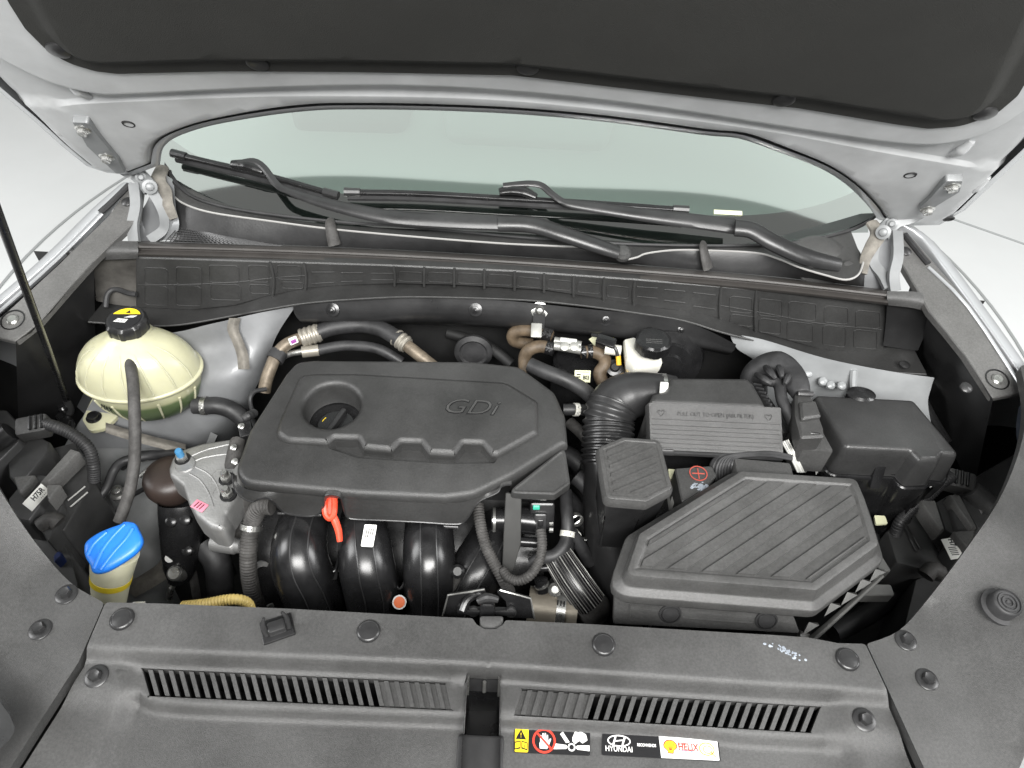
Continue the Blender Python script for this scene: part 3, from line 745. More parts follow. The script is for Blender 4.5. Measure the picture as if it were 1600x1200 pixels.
# ================================================================== HOOD
HA = radians(58)
HF = Fr((0, 1.05, 1.09), (-1, 0, 0), (0, -cos(HA), sin(HA)))
if HF.n.y > 0: HF = Fr((0, 1.05, 1.09), (1, 0, 0), (0, -cos(HA), sin(HA)))
hd = thing('hood', 'raised silver hood seen from below with black felt liner and two hinge arms', 'hood', (0, 1.05, 1.09))
tu = [(.76, .45), (.76, .98), (.6, 1.03), (-.6, 1.03), (-.76, .98), (-.76, .45)]
sx = 1 if HF.px(1500, 200)[0] > 0 else -1
rear_r = curve_px([(235, 266), (240, 240), (262, 222), (310, 205), (370, 193), (430, 184), (480, 179), (530, 177), (650, 178), (800, 184), (950, 197), (1100, 217), (1160, 223), (1220, 243), (1290, 270), (1335, 298), (1368, 330), (1382, 350)], 4)
edge_px = [(-60, 92), (0, 150), (60, 200), (100, 236), (140, 268), (165, 276), (200, 279)]+rear_r+[(1420, 359), (1465, 358), (1500, 338), (1535, 305), (1600, 245), (1680, 160)]
he = HF.pl(edge_px)
w_ = .765
hout = he+[(sx*w_, .55), (sx*.74, .98), (sx*.6, 1.03), (-sx*.6, 1.03), (-sx*.74, .98), (-sx*w_, .55)]
pad_px = [(-60, -140), (15, 0), (40, 40), (75, 75), (110, 95), (150, 107), (185, 111), (350, 107), (550, 108), (800, 113), (1100, 148), (1250, 165), (1400, 190), (1450, 197), (1500, 193), (1555, 175), (1590, 145), (1640, 60), (1700, -60)]
pd_ = HF.pl(pad_px)+[(sx*.60, .93), (-sx*.60, .93)]
pad_o = ccw(rnd(pd_, .03, 4))
hp = ccw(hout)
crease1 = HF.pl([(-60, 60), (40, 115), (100, 140), (160, 153), (210, 153), (430, 143), (620, 140), (800, 149), (1000, 170), (1250, 208), (1400, 229), (1480, 228), (1560, 200), (1700, 100)])
crease2 = HF.pl([(100, 172), (150, 168), (400, 158), (620, 158), (800, 165), (1000, 185), (1200, 212), (1380, 245), (1515, 268)])
CR1 = [(p.x, p.y) for p in cat([V(q) for q in sorted(crease1)], 8)]; CR2 = [(p.x, p.y) for p in cat([V(q) for q in sorted(crease2)], 8)]
def hz(u, v):
    y1, y2 = yat(CR1, u), yat(CR2, u)
    h = -.014*sm((y1-v)/.020+.5)+.006*sm((y2-v)/.004+.5)*(1 if crease2 else 0)
    d = abs(sdist(hp, u, v))
    h -= .010*sm(1-d/.012)
    return h+.004*sm((y2-v-.01)/.08)
hl = []
for cr_, ds in ((CR1, (-.015, -.011, -.007, -.003, .001, .005, .009, .013)), (CR2, (-.004, -.0015, .0015, .004))):
    for d in ds:
        ln = [(x, y+d) for x, y in cr_]; cur = []
        for q in ln:
            if sdist(hp, *q) > .016: cur.append(q)
            elif len(cur) > 1: hl.append(cur); cur = []
            else: cur = []
        if len(cur) > 1: hl.append(cur)
hd_ = dens(hp)
for d in (.003, .006, .009, .012): r_ = off(hd_, d); hl.append(r_+[r_[0]])
MB().sheet(HF, hd_, hz, .011, lines=hl, skirt=.012, avoid=[CR1[::2], CR2[::2], hd_[::2]], ad=.016).obj('inner_panel', SILI, hd, smooth=70)
MB().solid(HF, off(hp, -.012), [(-.0, -.045), (0, -.026), (.0, -.014), (.003, -.011), (.0125, -.011)], cap=False, base=True).obj('outer_skin', SIL, hd, smooth=50)
pdh = lambda u, v: .004+.012*sm((sdist(pad_o, u, v)-.022)/.02)
def ppz(u, v): return .004+.011*sm((sdist(pad_o, u, v)-.018)/.022)
MB().sheet(HF, dens(pad_o), ppz, .016, skirt=.008, lines=[off(pad_o, .02), off(pad_o, .03), off(pad_o, .04)]).obj('felt_liner', PAD, hd, smooth=70)
HC = mk('liner_clip', MB().lathe((0, 0, 0), (0, 0, 1), [(.0135, -.002), (.013, .0015), (.010, .003), (.005, .004), (0, .0042)], 26), PLB)
for s in ((92, 73), (403, 93), (825, 99), (1225, 150), (1539, 172)):
    u, v = onsheet(HF, s, hz); put(HC, HF.w(u, v, ppz(u, v)+.001), HF.n, hd)
for s in ((201, 194), (133, 251), (1422, 274), (1482, 339)):
    u, v = onsheet(HF, s, hz); MB().lathe(HF.w(u, v, hz(u, v)-.0005), HF.n, [(.0085, 0), (.0075, .0015), (.006, .0015), (.006, -.001), (0, -.001)], 22, sx=1.15).obj('panel_hole', DARK, hd)
# raised beads beside the hinges
for a, b2 in (((103, 140), (137, 165)), ((70, 200), (112, 228)), ((1487, 255), (1520, 235)), ((1507, 315), (1545, 290))):
    MB().tube([HF.w(*HF.px(*a), -.014), HF.w(*HF.px(*lerp2(a, b2, .5)), -.011), HF.w(*HF.px(*b2), -.014)], [.005, .008, .005], n=10).obj('pressed_bead', SILI, hd, smooth=60)
def bar(pts, w, th, m, name, par):
    """flat bar along world points, width w across the view"""
    rows = []; path = cat(pts, 6)
    for i, p in enumerate(path):
        tg = (path[min(i+1, len(path)-1)]-path[max(0, i-1)]).normalized(); vw = V((0, .7, -.7))
        sd = tg.cross(vw).normalized(); nn = sd.cross(tg).normalized()
        rows.append([p-sd*w/2-nn*th, p-sd*w/2+nn*th, p-sd*w/2*.6+nn*th*.3, p+sd*w/2*.6+nn*th*.3, p+sd*w/2+nn*th, p+sd*w/2-nn*th])
    return MB().grid(rows, cu=True).obj(name, m, par)
for side in (0, 1):
    if side == 0:
        lab = 'silver hood hinge at the left corner of the windshield'
        plate = [(112, 188), (138, 189), (150, 205), (186, 248), (196, 268), (182, 270), (158, 248), (135, 226), (125, 208)]
        bolts_ = [(130, 200), (167, 243)]; piv = (220, 277); p2 = (234, 292)
        armp = [(180, 243, 1.13), (195, 262, 1.11), (212, 270, 1.10), (228, 286, 1.09), (236, 296, 1.085)]
        low = [(234, 293, 1.09), (250, 318, 1.07), (258, 340, 1.05), (256, 360, 1.03), (234, 376, 1.02)]
        st_ = [(210, 288, 1.09), (213, 320, 1.07), (208, 350, 1.05), (210, 378, 1.03)]
        sp = [(240, 300, 1.09), (225, 298, 1.09), (218, 292, 1.09)]
    else:
        lab = 'silver hood hinge at the right corner of the windshield'
        plate = [(1478, 280), (1505, 280), (1500, 298), (1480, 310), (1440, 335), (1436, 322), (1450, 310), (1466, 292)]
        bolts_ = [(1488, 289), (1449, 325)]; piv = (1394, 350); p2 = (1380, 363)
        armp = [(1448, 322, 1.13), (1425, 336, 1.11), (1402, 343, 1.10), (1388, 354, 1.09), (1378, 366, 1.085)]
        low = [(1380, 364, 1.09), (1366, 385, 1.07), (1364, 410, 1.05), (1378, 430, 1.04), (1388, 450, 1.03)]
        st_ = [(1401, 362, 1.09), (1402, 400, 1.07), (1396, 430, 1.05), (1398, 455, 1.03)]
    t = thing('hinge_arm', None, None, P(*st_[-1])-hd.location); t.parent = hd
    c = rnd(ccw(HF.pl(plate)), .004, 3)
    MB().solid(HF, c, [(0, -.014), (0, .000), (.0012, .0025)]).obj('mounting_plate', HNG, t)
    for s in bolts_:
        put(mk('bolt', bolt_b(.0078, 1.4), STEEL), HF.w(*HF.px(*s), .002), HF.n, t)
    bar(PZ(armp), .026, .003, HNG, 'upper_arm', t); bar(PZ(low), .016, .004, HNG, 'lower_arm', t); bar(PZ(st_), .017, .004, HNG, 'support_strut', t)
    for s, r in ((piv, .0065), (p2, .0085)):
        c = P(*s, 1.098); d = (CAM-c).normalized()
        MB().lathe(c+d*.001, d, [(r*1.35, -.004), (r*1.35, .001), (r*.8, .002), (r*.7, .006), (r*.5, .007), (0, .007)], 22).obj('pivot_pin', HNG, t)
from mathutils.bvhtree import BVHTree
def bvh(b): return BVHTree.FromPolygons([tuple(p) for p in b.v], [f for f in b.f], all_triangles=False)
def hit(tree, px, py):
    d = ray(px, py).normalized(); l, n, i, t = tree.ray_cast(CAM, d)
    if n is not None and n.dot(d) > 0: n = -n
    return l, n, d
# ================================================================== COWL
cw = thing('cowl_panel', 'long black cowl panel under the windshield with ribbed front face and rubber seal', 'cowl panel', (0, .95, .9))
seal = [(215, 379), (400, 384), (600, 392), (800, 403), (1000, 417), (1200, 434), (1387, 455)]
rows = []
for dy, z in ((-3, 1.0), (-2, 1.02), (0, 1.031), (2, 1.036), (5, 1.038), (8, 1.036), (9, 1.031), (11, 1.029), (14, 1.030), (18, 1.030), (20, 1.027), (22, 1.020)):
    rows.append(cat([P(x, y+dy, z) for x, y in seal], 5))
MB().grid(rows).obj('rubber_seal', mat('seal_rubber', (.05, .046, .043), .38, bump=.1, bscale=200, var=.15, vscale=20), cw, smooth=50)
b = MB().lathe(P(801, 423, 1.032), (0, -.8, .6), [(.002, 0), (.0015, .001), (0, .0015)], 10); b.obj('paint_fleck', WST, cw)
FP = Fr((0, .945, 1), (1, 0, 0), (0, 0, 1))
ptop = [(212, 402), (400, 408), (600, 414), (800, 423), (1000, 437), (1200, 454), (1389, 474)]
pbot = [(212, 481), (300, 485), (367, 478), (420, 463), (480, 451), (550, 446), (620, 444), (710, 446), (800, 451), (850, 454), (943, 468), (987, 477), (1060, 486), (1120, 497), (1180, 518), (1280, 546), (1333, 552), (1381, 553)]
pt = [FP.px(*q) for q in ptop]; pb = [FP.px(*q) for q in pbot]
po = pt+pb[::-1]
MB().solid(FP, rnd(ccw(po), .004, 2), [(0, -.015), (0, -.002), (.002, 0)]).obj('ribbed_panel', PLA, cw)
def cell(q, r=.0008):
    u = rnd(ccw([FP.px(*p) for p in q]), .006, 3); MB().tube([FP.w(x, y, .0004) for x, y in u]+[FP.w(u[0][0], u[0][1], .0004)], r, n=6, raw=True).obj('pressed_cell', PLA, cw)
for x0, x1, y0, y1, sk in ((226, 262, 418, 444, 1), (226, 262, 446, 476, 1), (275, 315, 417, 444, 1), (275, 314, 446, 477, 1), (327, 373, 414, 441, 1), (329, 376, 444, 468, 1), (388, 420, 414, 440, 1), (390, 421, 444, 458, 1), (433, 470, 414, 436, 1), (440, 474, 440, 450, 1),
    (622, 660, 424, 439, 1.5), (668, 708, 425, 440, 1.5), (715, 755, 426, 442, 2), (762, 800, 428, 444, 2), (808, 845, 432, 447, 3), (855, 893, 436, 451, 3), (902, 938, 440, 456, 3), (948, 983, 445, 463, 4),
    (1140, 1175, 462, 486, 4), (1141, 1178, 490, 506, 5), (1186, 1222, 466, 492, 4), (1186, 1220, 496, 518, 5), (1232, 1275, 470, 497, 5), (1230, 1270, 501, 530, 5), (1288, 1325, 477, 503, 4), (1286, 1321, 507, 538, 5), (1337, 1375, 484, 510, 4), (1334, 1370, 514, 542, 4)):
    cell([(x0, y0), (x1, y0+sk), (x1, y1+sk), (x0, y1)])
for x0, x1, y, dy in ((487, 522, 443, -2), (533, 567, 440, -1), (580, 615, 437, 0), (487, 522, 425, 0), (533, 567, 426, 0), (580, 615, 427, 0), (995, 1027, 463, 3), (1038, 1070, 469, 4), (1083, 1118, 478, 5), (995, 1027, 448, 2), (1038, 1070, 452, 3), (1083, 1118, 457, 4)):
    MB().tube([FP.w(*FP.px(x0, y), .0004), FP.w(*FP.px(x1, y+dy), .0004)], .0011, n=6).obj('pressed_line', PLA, cw)
for x, y0, y1, s in ((427, 409, 461, 5), (478, 411, 451, 3), (617, 416, 444, 2), (663, 417, 445, 0), (710, 419, 446, 0), (757, 421, 448, 0), (804, 424, 451, 0), (850, 427, 454, 0), (896, 431, 461, 0), (943, 434, 468, -1), (990, 438, 476, -2), (1125, 448, 498, -2), (1180, 453, 517, -2)):
    MB().tube([FP.w(*FP.px(x-s, y0), .0), FP.w(*FP.px(x+s*.3, (y0+y1)/2), .003), FP.w(*FP.px(x, y1), .004)], .0022, n=8).obj('face_rib', PLA, cw)
MB().tube([FP.w(*FP.px(x, y), .0005) for x, y in ((217, 445), (300, 444), (375, 440), (425, 434), (480, 430))], .0009, n=6).obj('pressed_line', PLA, cw)
MB().tube([FP.w(*FP.px(x, y), .0005) for x, y in ((1120, 476), (1200, 490), (1280, 505), (1378, 515))], .0009, n=6).obj('pressed_line', PLA, cw)
# ledge in front of the ribbed face
led = [(138, 503), (213, 508), (277, 508), (367, 493), (400, 487), (470, 475), (550, 468), (650, 464), (800, 468), (887, 475), (987, 488), (1067, 501), (1130, 520), (1200, 538), (1267, 560), (1333, 577), (1447, 585)]
bk = [(162, 473), (213, 480), (300, 485), (367, 478), (420, 463), (480, 451), (550, 446), (650, 444), (800, 451), (870, 457), (943, 468), (1010, 480), (1100, 491), (1180, 518), (1260, 541), (1333, 552), (1425, 540)]
rb, rf_, rl, rd = [], [], [], []
for (ax, ay), (cx, cy) in zip(led, bk):
    z = max(.895, min(.99, FP.w(*FP.px(cx, cy)).z)); 
    rb.append(P(cx, cy, z)+V((0, .01, 0))); rf_.append(P(ax, ay-3, z-.001)); rl.append(P(ax, ay, z+.003)); rd.append(P(ax, ay+1, z-.012))
MB().grid([cat(r, 4) for r in (rb, rf_, rl, rd)]).obj('ledge', PLA, cw, smooth=30)
MB().tube(rl, .0016, n=6).obj('ledge_edge', PLR, cw)
# end pieces
def endcap(top, face, lowz):
    MB().patch([PZ(top[0]), PZ(top[1]), PZ(top[2])], 4).obj('end_horn', PLR, cw, smooth=40)
endcap([[(84, 396, 1.03), (103, 380, 1.035), (118, 391, 1.03), (140, 396, 1.03), (160, 378, 1.04), (215, 377, 1.04)],
        [(85, 401, 1.025), (104, 393, 1.03), (118, 400, 1.027), (140, 402, 1.027), (165, 392, 1.035), (216, 392, 1.035)],
        [(86, 407, 1.01), (104, 407, 1.01), (120, 407, 1.01), (145, 408, 1.01), (170, 406, 1.02), (216, 404, 1.02)]], 0, 0)
MB().patch([PZ([(144, 408, 1.01), (180, 405, 1.012), (216, 403, 1.015)]), PZ([(148, 440, .97), (180, 442, .96), (216, 440, .96)]), PZ([(150, 470, .93), (180, 476, .92), (216, 480, .91)])], 4).obj('end_wall', mat('dusty_end_plastic', (.07, .066, .060), .7, bump=.4, bscale=100, var=.5, vscale=18), cw)
endcap([[(1386, 455, 1.04), (1440, 457, 1.04), (1460, 472, 1.03), (1483, 478, 1.03), (1492, 466, 1.035), (1514, 482, 1.03)],
        [(1386, 466, 1.035), (1436, 470, 1.035), (1457, 484, 1.027), (1482, 486, 1.027), (1495, 480, 1.03), (1513, 488, 1.025)],
        [(1388, 477, 1.02), (1430, 482, 1.02), (1455, 491, 1.01), (1480, 494, 1.01), (1495, 495, 1.01), (1508, 494, 1.01)]], 0, 0)
MB().patch([PZ([(1386, 474, 1.02), (1420, 480, 1.012), (1456, 489, 1.01)]), PZ([(1384, 505, .97), (1415, 512, .96), (1446, 520, .96)]), PZ([(1380, 540, .92), (1410, 545, .915), (1434, 548, .92)])], 4).obj('end_wall', PLB, cw)
MB().tube(PZ([(165, 480, .93), (168, 460, .945), (180, 452, .95), (200, 458, .95), (213, 460, .95)]), .0045, n=8).obj('drain_hose', RUB, cw)
put(mk('panel_plug', MB().lathe((0, 0, 0), (0, 0, 1), [(.009, 0), (.009, .003), (.006, .005), (0, .0055)], 18), PLB), P(1413, 571, .915), (0, 0, 1), cw)
# upper cowl: front lip, face and strip up to the glass
A = [(266, 300), (285, 317), (330, 332), (420, 345), (520, 358), (650, 370), (780, 380), (860, 384), (930, 388), (955, 397), (975, 405), (995, 402), (1010, 396), (1050, 391), (1100, 391), (1180, 395), (1215, 404), (1250, 418), (1290, 430), (1322, 437), (1342, 428), (1350, 405)]
def fz(x): return 1.045+.02*(abs(x-800)/560)**3
lip = cat([P(x, y, fz(x)) for x, y in A], 5)
def sealat(x):
    for i in range(len(seal)-1):
        if seal[i][0] <= x <= seal[i+1][0]:
            t = (x-seal[i][0])/(seal[i+1][0]-seal[i][0]); return seal[i][1]*(1-t)+seal[i+1][1]*t
    return seal[0][1]
low = cat([P(x, max(sealat(x)-3, y+8), 1.018) for x, y in A], 5)
mid = [a.lerp(c, .5)+V((0, -.004, 0)) for a, c in zip(lip, low)]
MB().grid([lip, mid, low]).obj('upper_face', PLB, cw, smooth=60)
MB().tube(lip, .0017, n=6, raw=True).obj('lip_edge', mat('painted_lip_highlight', (.34, .335, .325), .45), cw)  # pale tube paints the highlight along the lip crest
gb = [(258, 252, 1.09), (270, 275, 1.08), (292, 300, 1.07), (330, 317, 1.062), (400, 331, 1.056), (520, 345, 1.051), (640, 354, 1.048), (800, 369, 1.047), (943, 379, 1.047), (1080, 383, 1.048), (1183, 382, 1.05), (1250, 377, 1.055), (1310, 364, 1.062), (1350, 349, 1.07), (1382, 324, 1.088)]
gl0 = cat(PZ(gb), 5)
# strip between lip and glass
lipr = cat([P(x, y-1, fz(x)-.001) for x, y in A], 5)
def rs(path, n):
    L = [0]
    for i in range(1, len(path)): L.append(L[-1]+(path[i]-path[i-1]).length)
    o = []; j = 0
    for k in range(n):
        d = L[-1]*k/(n-1)
        while j < len(L)-2 and L[j+1] < d: j += 1
        o.append(path[j].lerp(path[j+1], min(1, (d-L[j])/max(1e-9, L[j+1]-L[j]))))
    return o
def byx(path, xs):
    o = []
    for x in xs:
        best = None
        for i in range(len(path)-1):
            a, c = path[i], path[i+1]
            if (a.x-x)*(c.x-x) <= 0 and abs(a.x-c.x) > 1e-9: best = a.lerp(c, (x-a.x)/(c.x-a.x)); break
        o.append(best or (path[0] if abs(path[0].x-x) < abs(path[-1].x-x) else path[-1]))
    return o
x0, x1 = lipr[0].x, lipr[-1].x
xs = [x0+(x1-x0)*i/90 for i in range(91)]
A1, B1 = byx(lipr, xs), byx(gl0, xs)
MB().grid([A1, [a.lerp(c, .4)+V((0, 0, -.004)) for a, c in zip(A1, B1)], [c+V((0, .02, .0)) for c in B1]]).obj('upper_strip', PLR, cw, smooth=60)
MB().tube([p+V((0, -.003, .001)) for p in gl0], .0028, n=6, raw=True).obj('glass_seal', RUB, cw)
for x, y in ((517, 345), (1100, 382)):
    MB().tube(PZ([(x+6, y+38, 1.03), (x+2, y+22, 1.045), (x-1, y+5, 1.058), (x, y-2, 1.056)]), [.011, .010, .0085, .006], n=12, flat=.6).obj('rubber_bumper', RUBG, cw)
b = MB().lathe(P(1283, 402, 1.045), (0, -.3, 1), [(.048, -.01), (.046, .0), (.034, .010), (.015, .016), (0, .017)], 32, sx=1.2); b.obj('pivot_dome', PLR, cw)
# black plastic mesh at the left end
b = MB(); q4 = [P(258, 378, 1.03), P(281, 352, 1.035), P(345, 368, 1.03), P(440, 384, 1.03)]
for i in range(27):
    t = i/26; a = q4[0].lerp(q4[3], t); c = q4[1].lerp(q4[2], min(1, t*1.0)) if t < 1 else q4[3]
    b.tube([a, c], .0009, n=4, raw=True)
for j in range(8):
    s = j/7; b.tube([q4[0].lerp(q4[1], s), q4[3].lerp(q4[2], s)], .0009, n=4, raw=True)
b.obj('intake_mesh', PLB, cw, kind='stuff')
MB().grid([[q4[0]-V((0, 0, .012)), q4[3]-V((0, 0, .012))], [q4[1]-V((0, 0, .012)), q4[2]-V((0, 0, .012))]]).obj('mesh_backing', DARK, cw)
# body metal and foam at the two corners
for pts in (((254, 262, 1.09), (247, 283, 1.085), (258, 300, 1.08), (262, 318, 1.07), (272, 342, 1.05)), ((1362, 348, 1.09), (1372, 366, 1.085), (1362, 385, 1.075), (1352, 405, 1.065), (1348, 428, 1.05))):
    MB().tube(PZ(pts), [.011, .013, .011, .009, .007], n=10, flat=.6).obj('corner_foam', TAR, car)
MB().patch([PZ([(238, 275, 1.085), (255, 268, 1.09), (272, 290, 1.08)]), PZ([(232, 310, 1.06), (250, 310, 1.06), (275, 325, 1.06)]), PZ([(212, 345, 1.03), (245, 350, 1.035), (280, 350, 1.045)]), PZ([(205, 380, 1.0), (240, 378, 1.01), (275, 372, 1.02)])], 4).obj('corner_panel', TOW, car, smooth=60)
MB().patch([PZ([(1372, 350, 1.085), (1390, 345, 1.09), (1402, 360, 1.08)]), PZ([(1350, 395, 1.06), (1380, 392, 1.06), (1400, 395, 1.06)]), PZ([(1340, 430, 1.035), (1372, 430, 1.035), (1395, 435, 1.03)]), PZ([(1345, 462, 1.0), (1375, 462, 1.0), (1400, 462, 1.0)])], 4).obj('corner_panel', TOW, car, smooth=60)
# ================================================================== WINDSHIELD
gm = bpy.data.materials.new('tinted_glass'); gm.use_nodes = True; nt = gm.node_tree; nt.nodes.clear()
o_ = nt.nodes.new('ShaderNodeOutputMaterial'); mx = nt.nodes.new('ShaderNodeMixShader'); tr = nt.nodes.new('ShaderNodeBsdfTransparent'); g = nt.nodes.new('ShaderNodeBsdfGlossy')
lw = nt.nodes.new('ShaderNodeLayerWeight'); lw.inputs['Blend'].default_value = .5
mr = nt.nodes.new('ShaderNodeMapRange'); mr.inputs['To Min'].default_value = .34; mr.inputs['To Max'].default_value = .8
tr.inputs[0].default_value = (.52, .66, .60, 1); g.inputs[0].default_value = (.93, .94, .92, 1); g.inputs[1].default_value = .03
nt.links.new(lw.outputs['Facing'], mr.inputs['Value']); nt.links.new(mr.outputs[0], mx.inputs[0]); nt.links.new(tr.outputs[0], mx.inputs[1]); nt.links.new(g.outputs[0], mx.inputs[2]); nt.links.new(mx.outputs[0], o_.inputs[0])
wsh = thing('windshield', 'curved greenish windshield behind the two wipers, reflecting the raised hood', 'windshield', (0, 1.1, 1.05))
import numpy as np
_x = np.array([p.x for p in gl0]); cy_ = np.polyfit(_x, [p.y for p in gl0], 4); cz_ = np.polyfit(_x, [p.z for p in gl0], 4)
gb_ = MB(); rows = []
for k in range(0, 25):
    d = k*.04; r = []
    for i in range(81):
        x = -.80+1.6*i/80; xx = max(-.66, min(.66, x)); y = np.polyval(cy_, xx); z = np.polyval(cz_, xx)
        r.append(V((x*(1-.12*d), y+d*.87-.05*d*d, z+d*.50+.05*d*d)))
    rows.append(r)
rows = [[p for p, q in zip(r, rows[0]) if -.68 < q.x < .69] for r in rows]
gb_.grid(rows); GT = bvh(gb_)
gb_.obj('glass_pane', gm, wsh, smooth=80)
fb = MB(); fb.grid([[p+V((0, 0, -.006)) for p in rows[0]], [V((p.x*.99, p.y+.055, p.z+.0255)) for p in rows[0]]])
fb.obj('black_glass_border', mat('black_ceramic', (.012, .012, .012), .25), wsh)
l, n, d = hit(GT, 1137, 333); f = Fr(l+n*.002, (1, 0, 0), n.cross(V((1, 0, 0)))); MB().box(f, -.024, -.004, .024, .004, 0, .0006, .0002).obj('glass_label', PALE, wsh)
dash = thing('dashboard', 'grey dashboard top seen dimly through the windshield', 'dashboard', (0, 1.35, .9))
db = MB().patch([[V((x, 1.13+.15*x*x, .985-.02*abs(x))) for x in (-.68, -.3, 0, .3, .68)], [V((x, 1.25+.15*x*x, 1.03)) for x in (-.68, -.3, 0, .3, .68)], [V((x, 1.45+.1*x*x, 1.08)) for x in (-.68, -.3, 0, .3, .68)], [V((x, 1.62, 1.05)) for x in (-.68, -.3, 0, .3, .68)], [V((x, 1.66, .8)) for x in (-.68, -.3, 0, .3, .68)]], 4)
db.obj('dashboard_top', mat('dashboard_plastic', (.34, .36, .35), .6), dash, smooth=60)
DD = mat('dark_dashboard_part', (.05, .055, .055), .5)
dfr = Fr((0, 1.33, 1.052), (1, 0, 0), (0, .93, .22))
MB().solid(dfr, rnd([(-.14, -.02), (.17, -.02), (.20, .12), (-.16, .12)], .04), [(0, -.02), (0, .012), (.012, .020)]).obj('centre_hump', MATS['dashboard_plastic'], dash, smooth=60)
MB().solid(dfr, rnd([(-.44, .00), (-.22, .00), (-.21, .10), (-.46, .10)], .03), [(0, -.03), (0, .018), (.02, .030)]).obj('instrument_hood', DD, dash, smooth=60)
MB().grid([[V((-.75, 1.62, 1.06)), V((.75, 1.62, 1.06))], [V((-.75, 2.1, .85)), V((.75, 2.1, .85))], [V((-.7, 2.5, 1.5)), V((.7, 2.5, 1.5))]]).obj('cabin_lining', mat('cabin_fabric', (.06, .062, .06), .9), dash)
# ================================================================== WIPERS
def onglass(l, h): 
    out = []
    for q in l:
        x, y = q[:2]; hh = q[2] if len(q) > 2 else h
        loc, n, d = hit(GT, x, y)
        if loc is None: loc = P(x, y, 1.06); d = ray(x, y).normalized()
        out.append(loc-d*hh)
    return out
def wiper(label, blade, arm, armr, conn, pivot):
    bl = onglass(blade, .030); t = thing('wiper', label, 'wiper', pivot)
    MB().tube(bl, [.0055]*len(bl), n=10, flat=.8).obj('blade_cover', PLG, t)
    MB().tube([p+V((0, .002, -.011)) for p in bl], .005, n=8, flat=1.3).obj('rubber_blade', RUB, t)
    for a, c in ((bl[0], bl[1]), (bl[-1], bl[-2])):
        d = (c-a).normalized(); MB().tube([a-d*.004, a+d*.022], [.0075, .0068], n=10).obj('end_cap', PLB, t)
    cp = onglass(conn, .038); MB().tube(cp, [.007, .011, .0105, .006], n=10, flat=.8).obj('connector', PLG, t)
    ar = onglass(arm, .045); MB().tube(ar, armr, n=12, flat=.45, ref=(0, -.5, .9)).obj('arm', PLB, t)
    return t, ar
t, ar = wiper('black wiper at the left, its short blade slanting down across the glass', [(272, 240), (330, 254), (400, 270), (460, 286), (525, 305)],
    [(372, 256), (395, 252), (412, 262), (432, 288), (452, 299), (510, 318), (600, 338), (700, 346), (780, 349)], [.006, .006, .006, .006, .006, .010, .013, .013, .013], [(362, 256), (385, 258), (398, 262), (412, 268)], P(970, 398, 1.05))
MB().tube(PZ([(778, 349, 1.085), (830, 351, 1.085), (880, 366, 1.08), (930, 383, 1.07), (966, 395, 1.06)]), [.014, .0145, .014, .013, .011], n=14, flat=.6, ref=(0, -.5, .9)).obj('arm_cover', PLB, t)
MB().lathe(P(972, 398, 1.048), (0, -.4, 1), [(.014, 0), (.014, .008), (.009, .014), (0, .015)], 20).obj('pivot_cap', PLR, t)
t, ar = wiper('black wiper at the right, its long level blade in the middle of the glass', [(542, 300), (650, 302), (780, 309), (920, 317), (1072, 328)],
    [(786, 290), (825, 287), (846, 290), (862, 303), (880, 315), (906, 321), (1000, 335), (1080, 345), (1150, 354)], [.005, .006, .006, .006, .006, .009, .012, .0135, .0145], [(780, 300), (800, 297), (820, 300), (838, 308)], P(1318, 418, 1.05))
MB().tube(PZ([(1148, 356, 1.10), (1175, 360, 1.10), (1210, 380, 1.09), (1260, 402, 1.075), (1312, 414, 1.065)]), [.0145, .0145, .015, .015, .011], n=14, flat=.6, ref=(0, -.5, .9)).obj('arm_cover', PLB, t)
MB().lathe(P(1322, 420, 1.048), (0, -.4, 1), [(.013, 0), (.013, .006), (.008, .011), (0, .012)], 20).obj('pivot_cap', PLR, t)
# ================================================================== shared ideas
def clip_poly(sub, cl):
    out = list(sub); n = len(cl)
    for i in range(n):
        a, b = cl[i], cl[(i+1) % n]; inp, out = out, []
        if not inp: return []
        def s(p): return (b[0]-a[0])*(p[1]-a[1])-(b[1]-a[1])*(p[0]-a[0])
        for j in range(len(inp)):
            p, q = inp[j-1], inp[j]; sp, sq = s(p), s(q)
            if (sp >= 0) != (sq >= 0):
                t = sp/(sp-sq); out.append((p[0]+(q[0]-p[0])*t, p[1]+(q[1]-p[1])*t))
            if sq >= 0: out.append(q)
    return out
def bands(fr, poly, pa, pb, pitch, width, h, mat_, par, start=0, h0=0, name='raised_rib'):
    """parallel raised bands across a convex area, direction from pixel pa to pixel pb"""
    poly = ccw(poly); a, b = V(fr.px(*pa)), V(fr.px(*pb)); d = (b-a).normalized(); n = V((-d.y, d.x)); k = -40
    while k < 40:
        o = a+n*(start+k*pitch); q = [o-d*2-n*width/2, o+d*2-n*width/2, o+d*2+n*width/2, o-d*2+n*width/2]
        c = clip_poly([(x.x, x.y) for x in q], poly)
        if len(c) > 2:
            c = ccw(c); xs = [V(x).dot(d) for x in c]
            if max(xs)-min(xs) > .02: MB().solid(fr, c, [(0, h0), (.0008, h0+h)]).obj(name, mat_, par, smooth=0)
        k += 1
def pit(b, fr, poly, prof):
    o = ccw(poly); rings = [off(o, d) for d, h in prof]
    b.grid([[fr.w(x, y, h) for x, y in r] for r, (d, h) in zip(rings, prof)], cu=True)
    ov, fs = fill(rings[-1]); b.add([fr.w(p.x, p.y, prof[-1][1]) for p in ov], fs)
CLAMPN = [0]
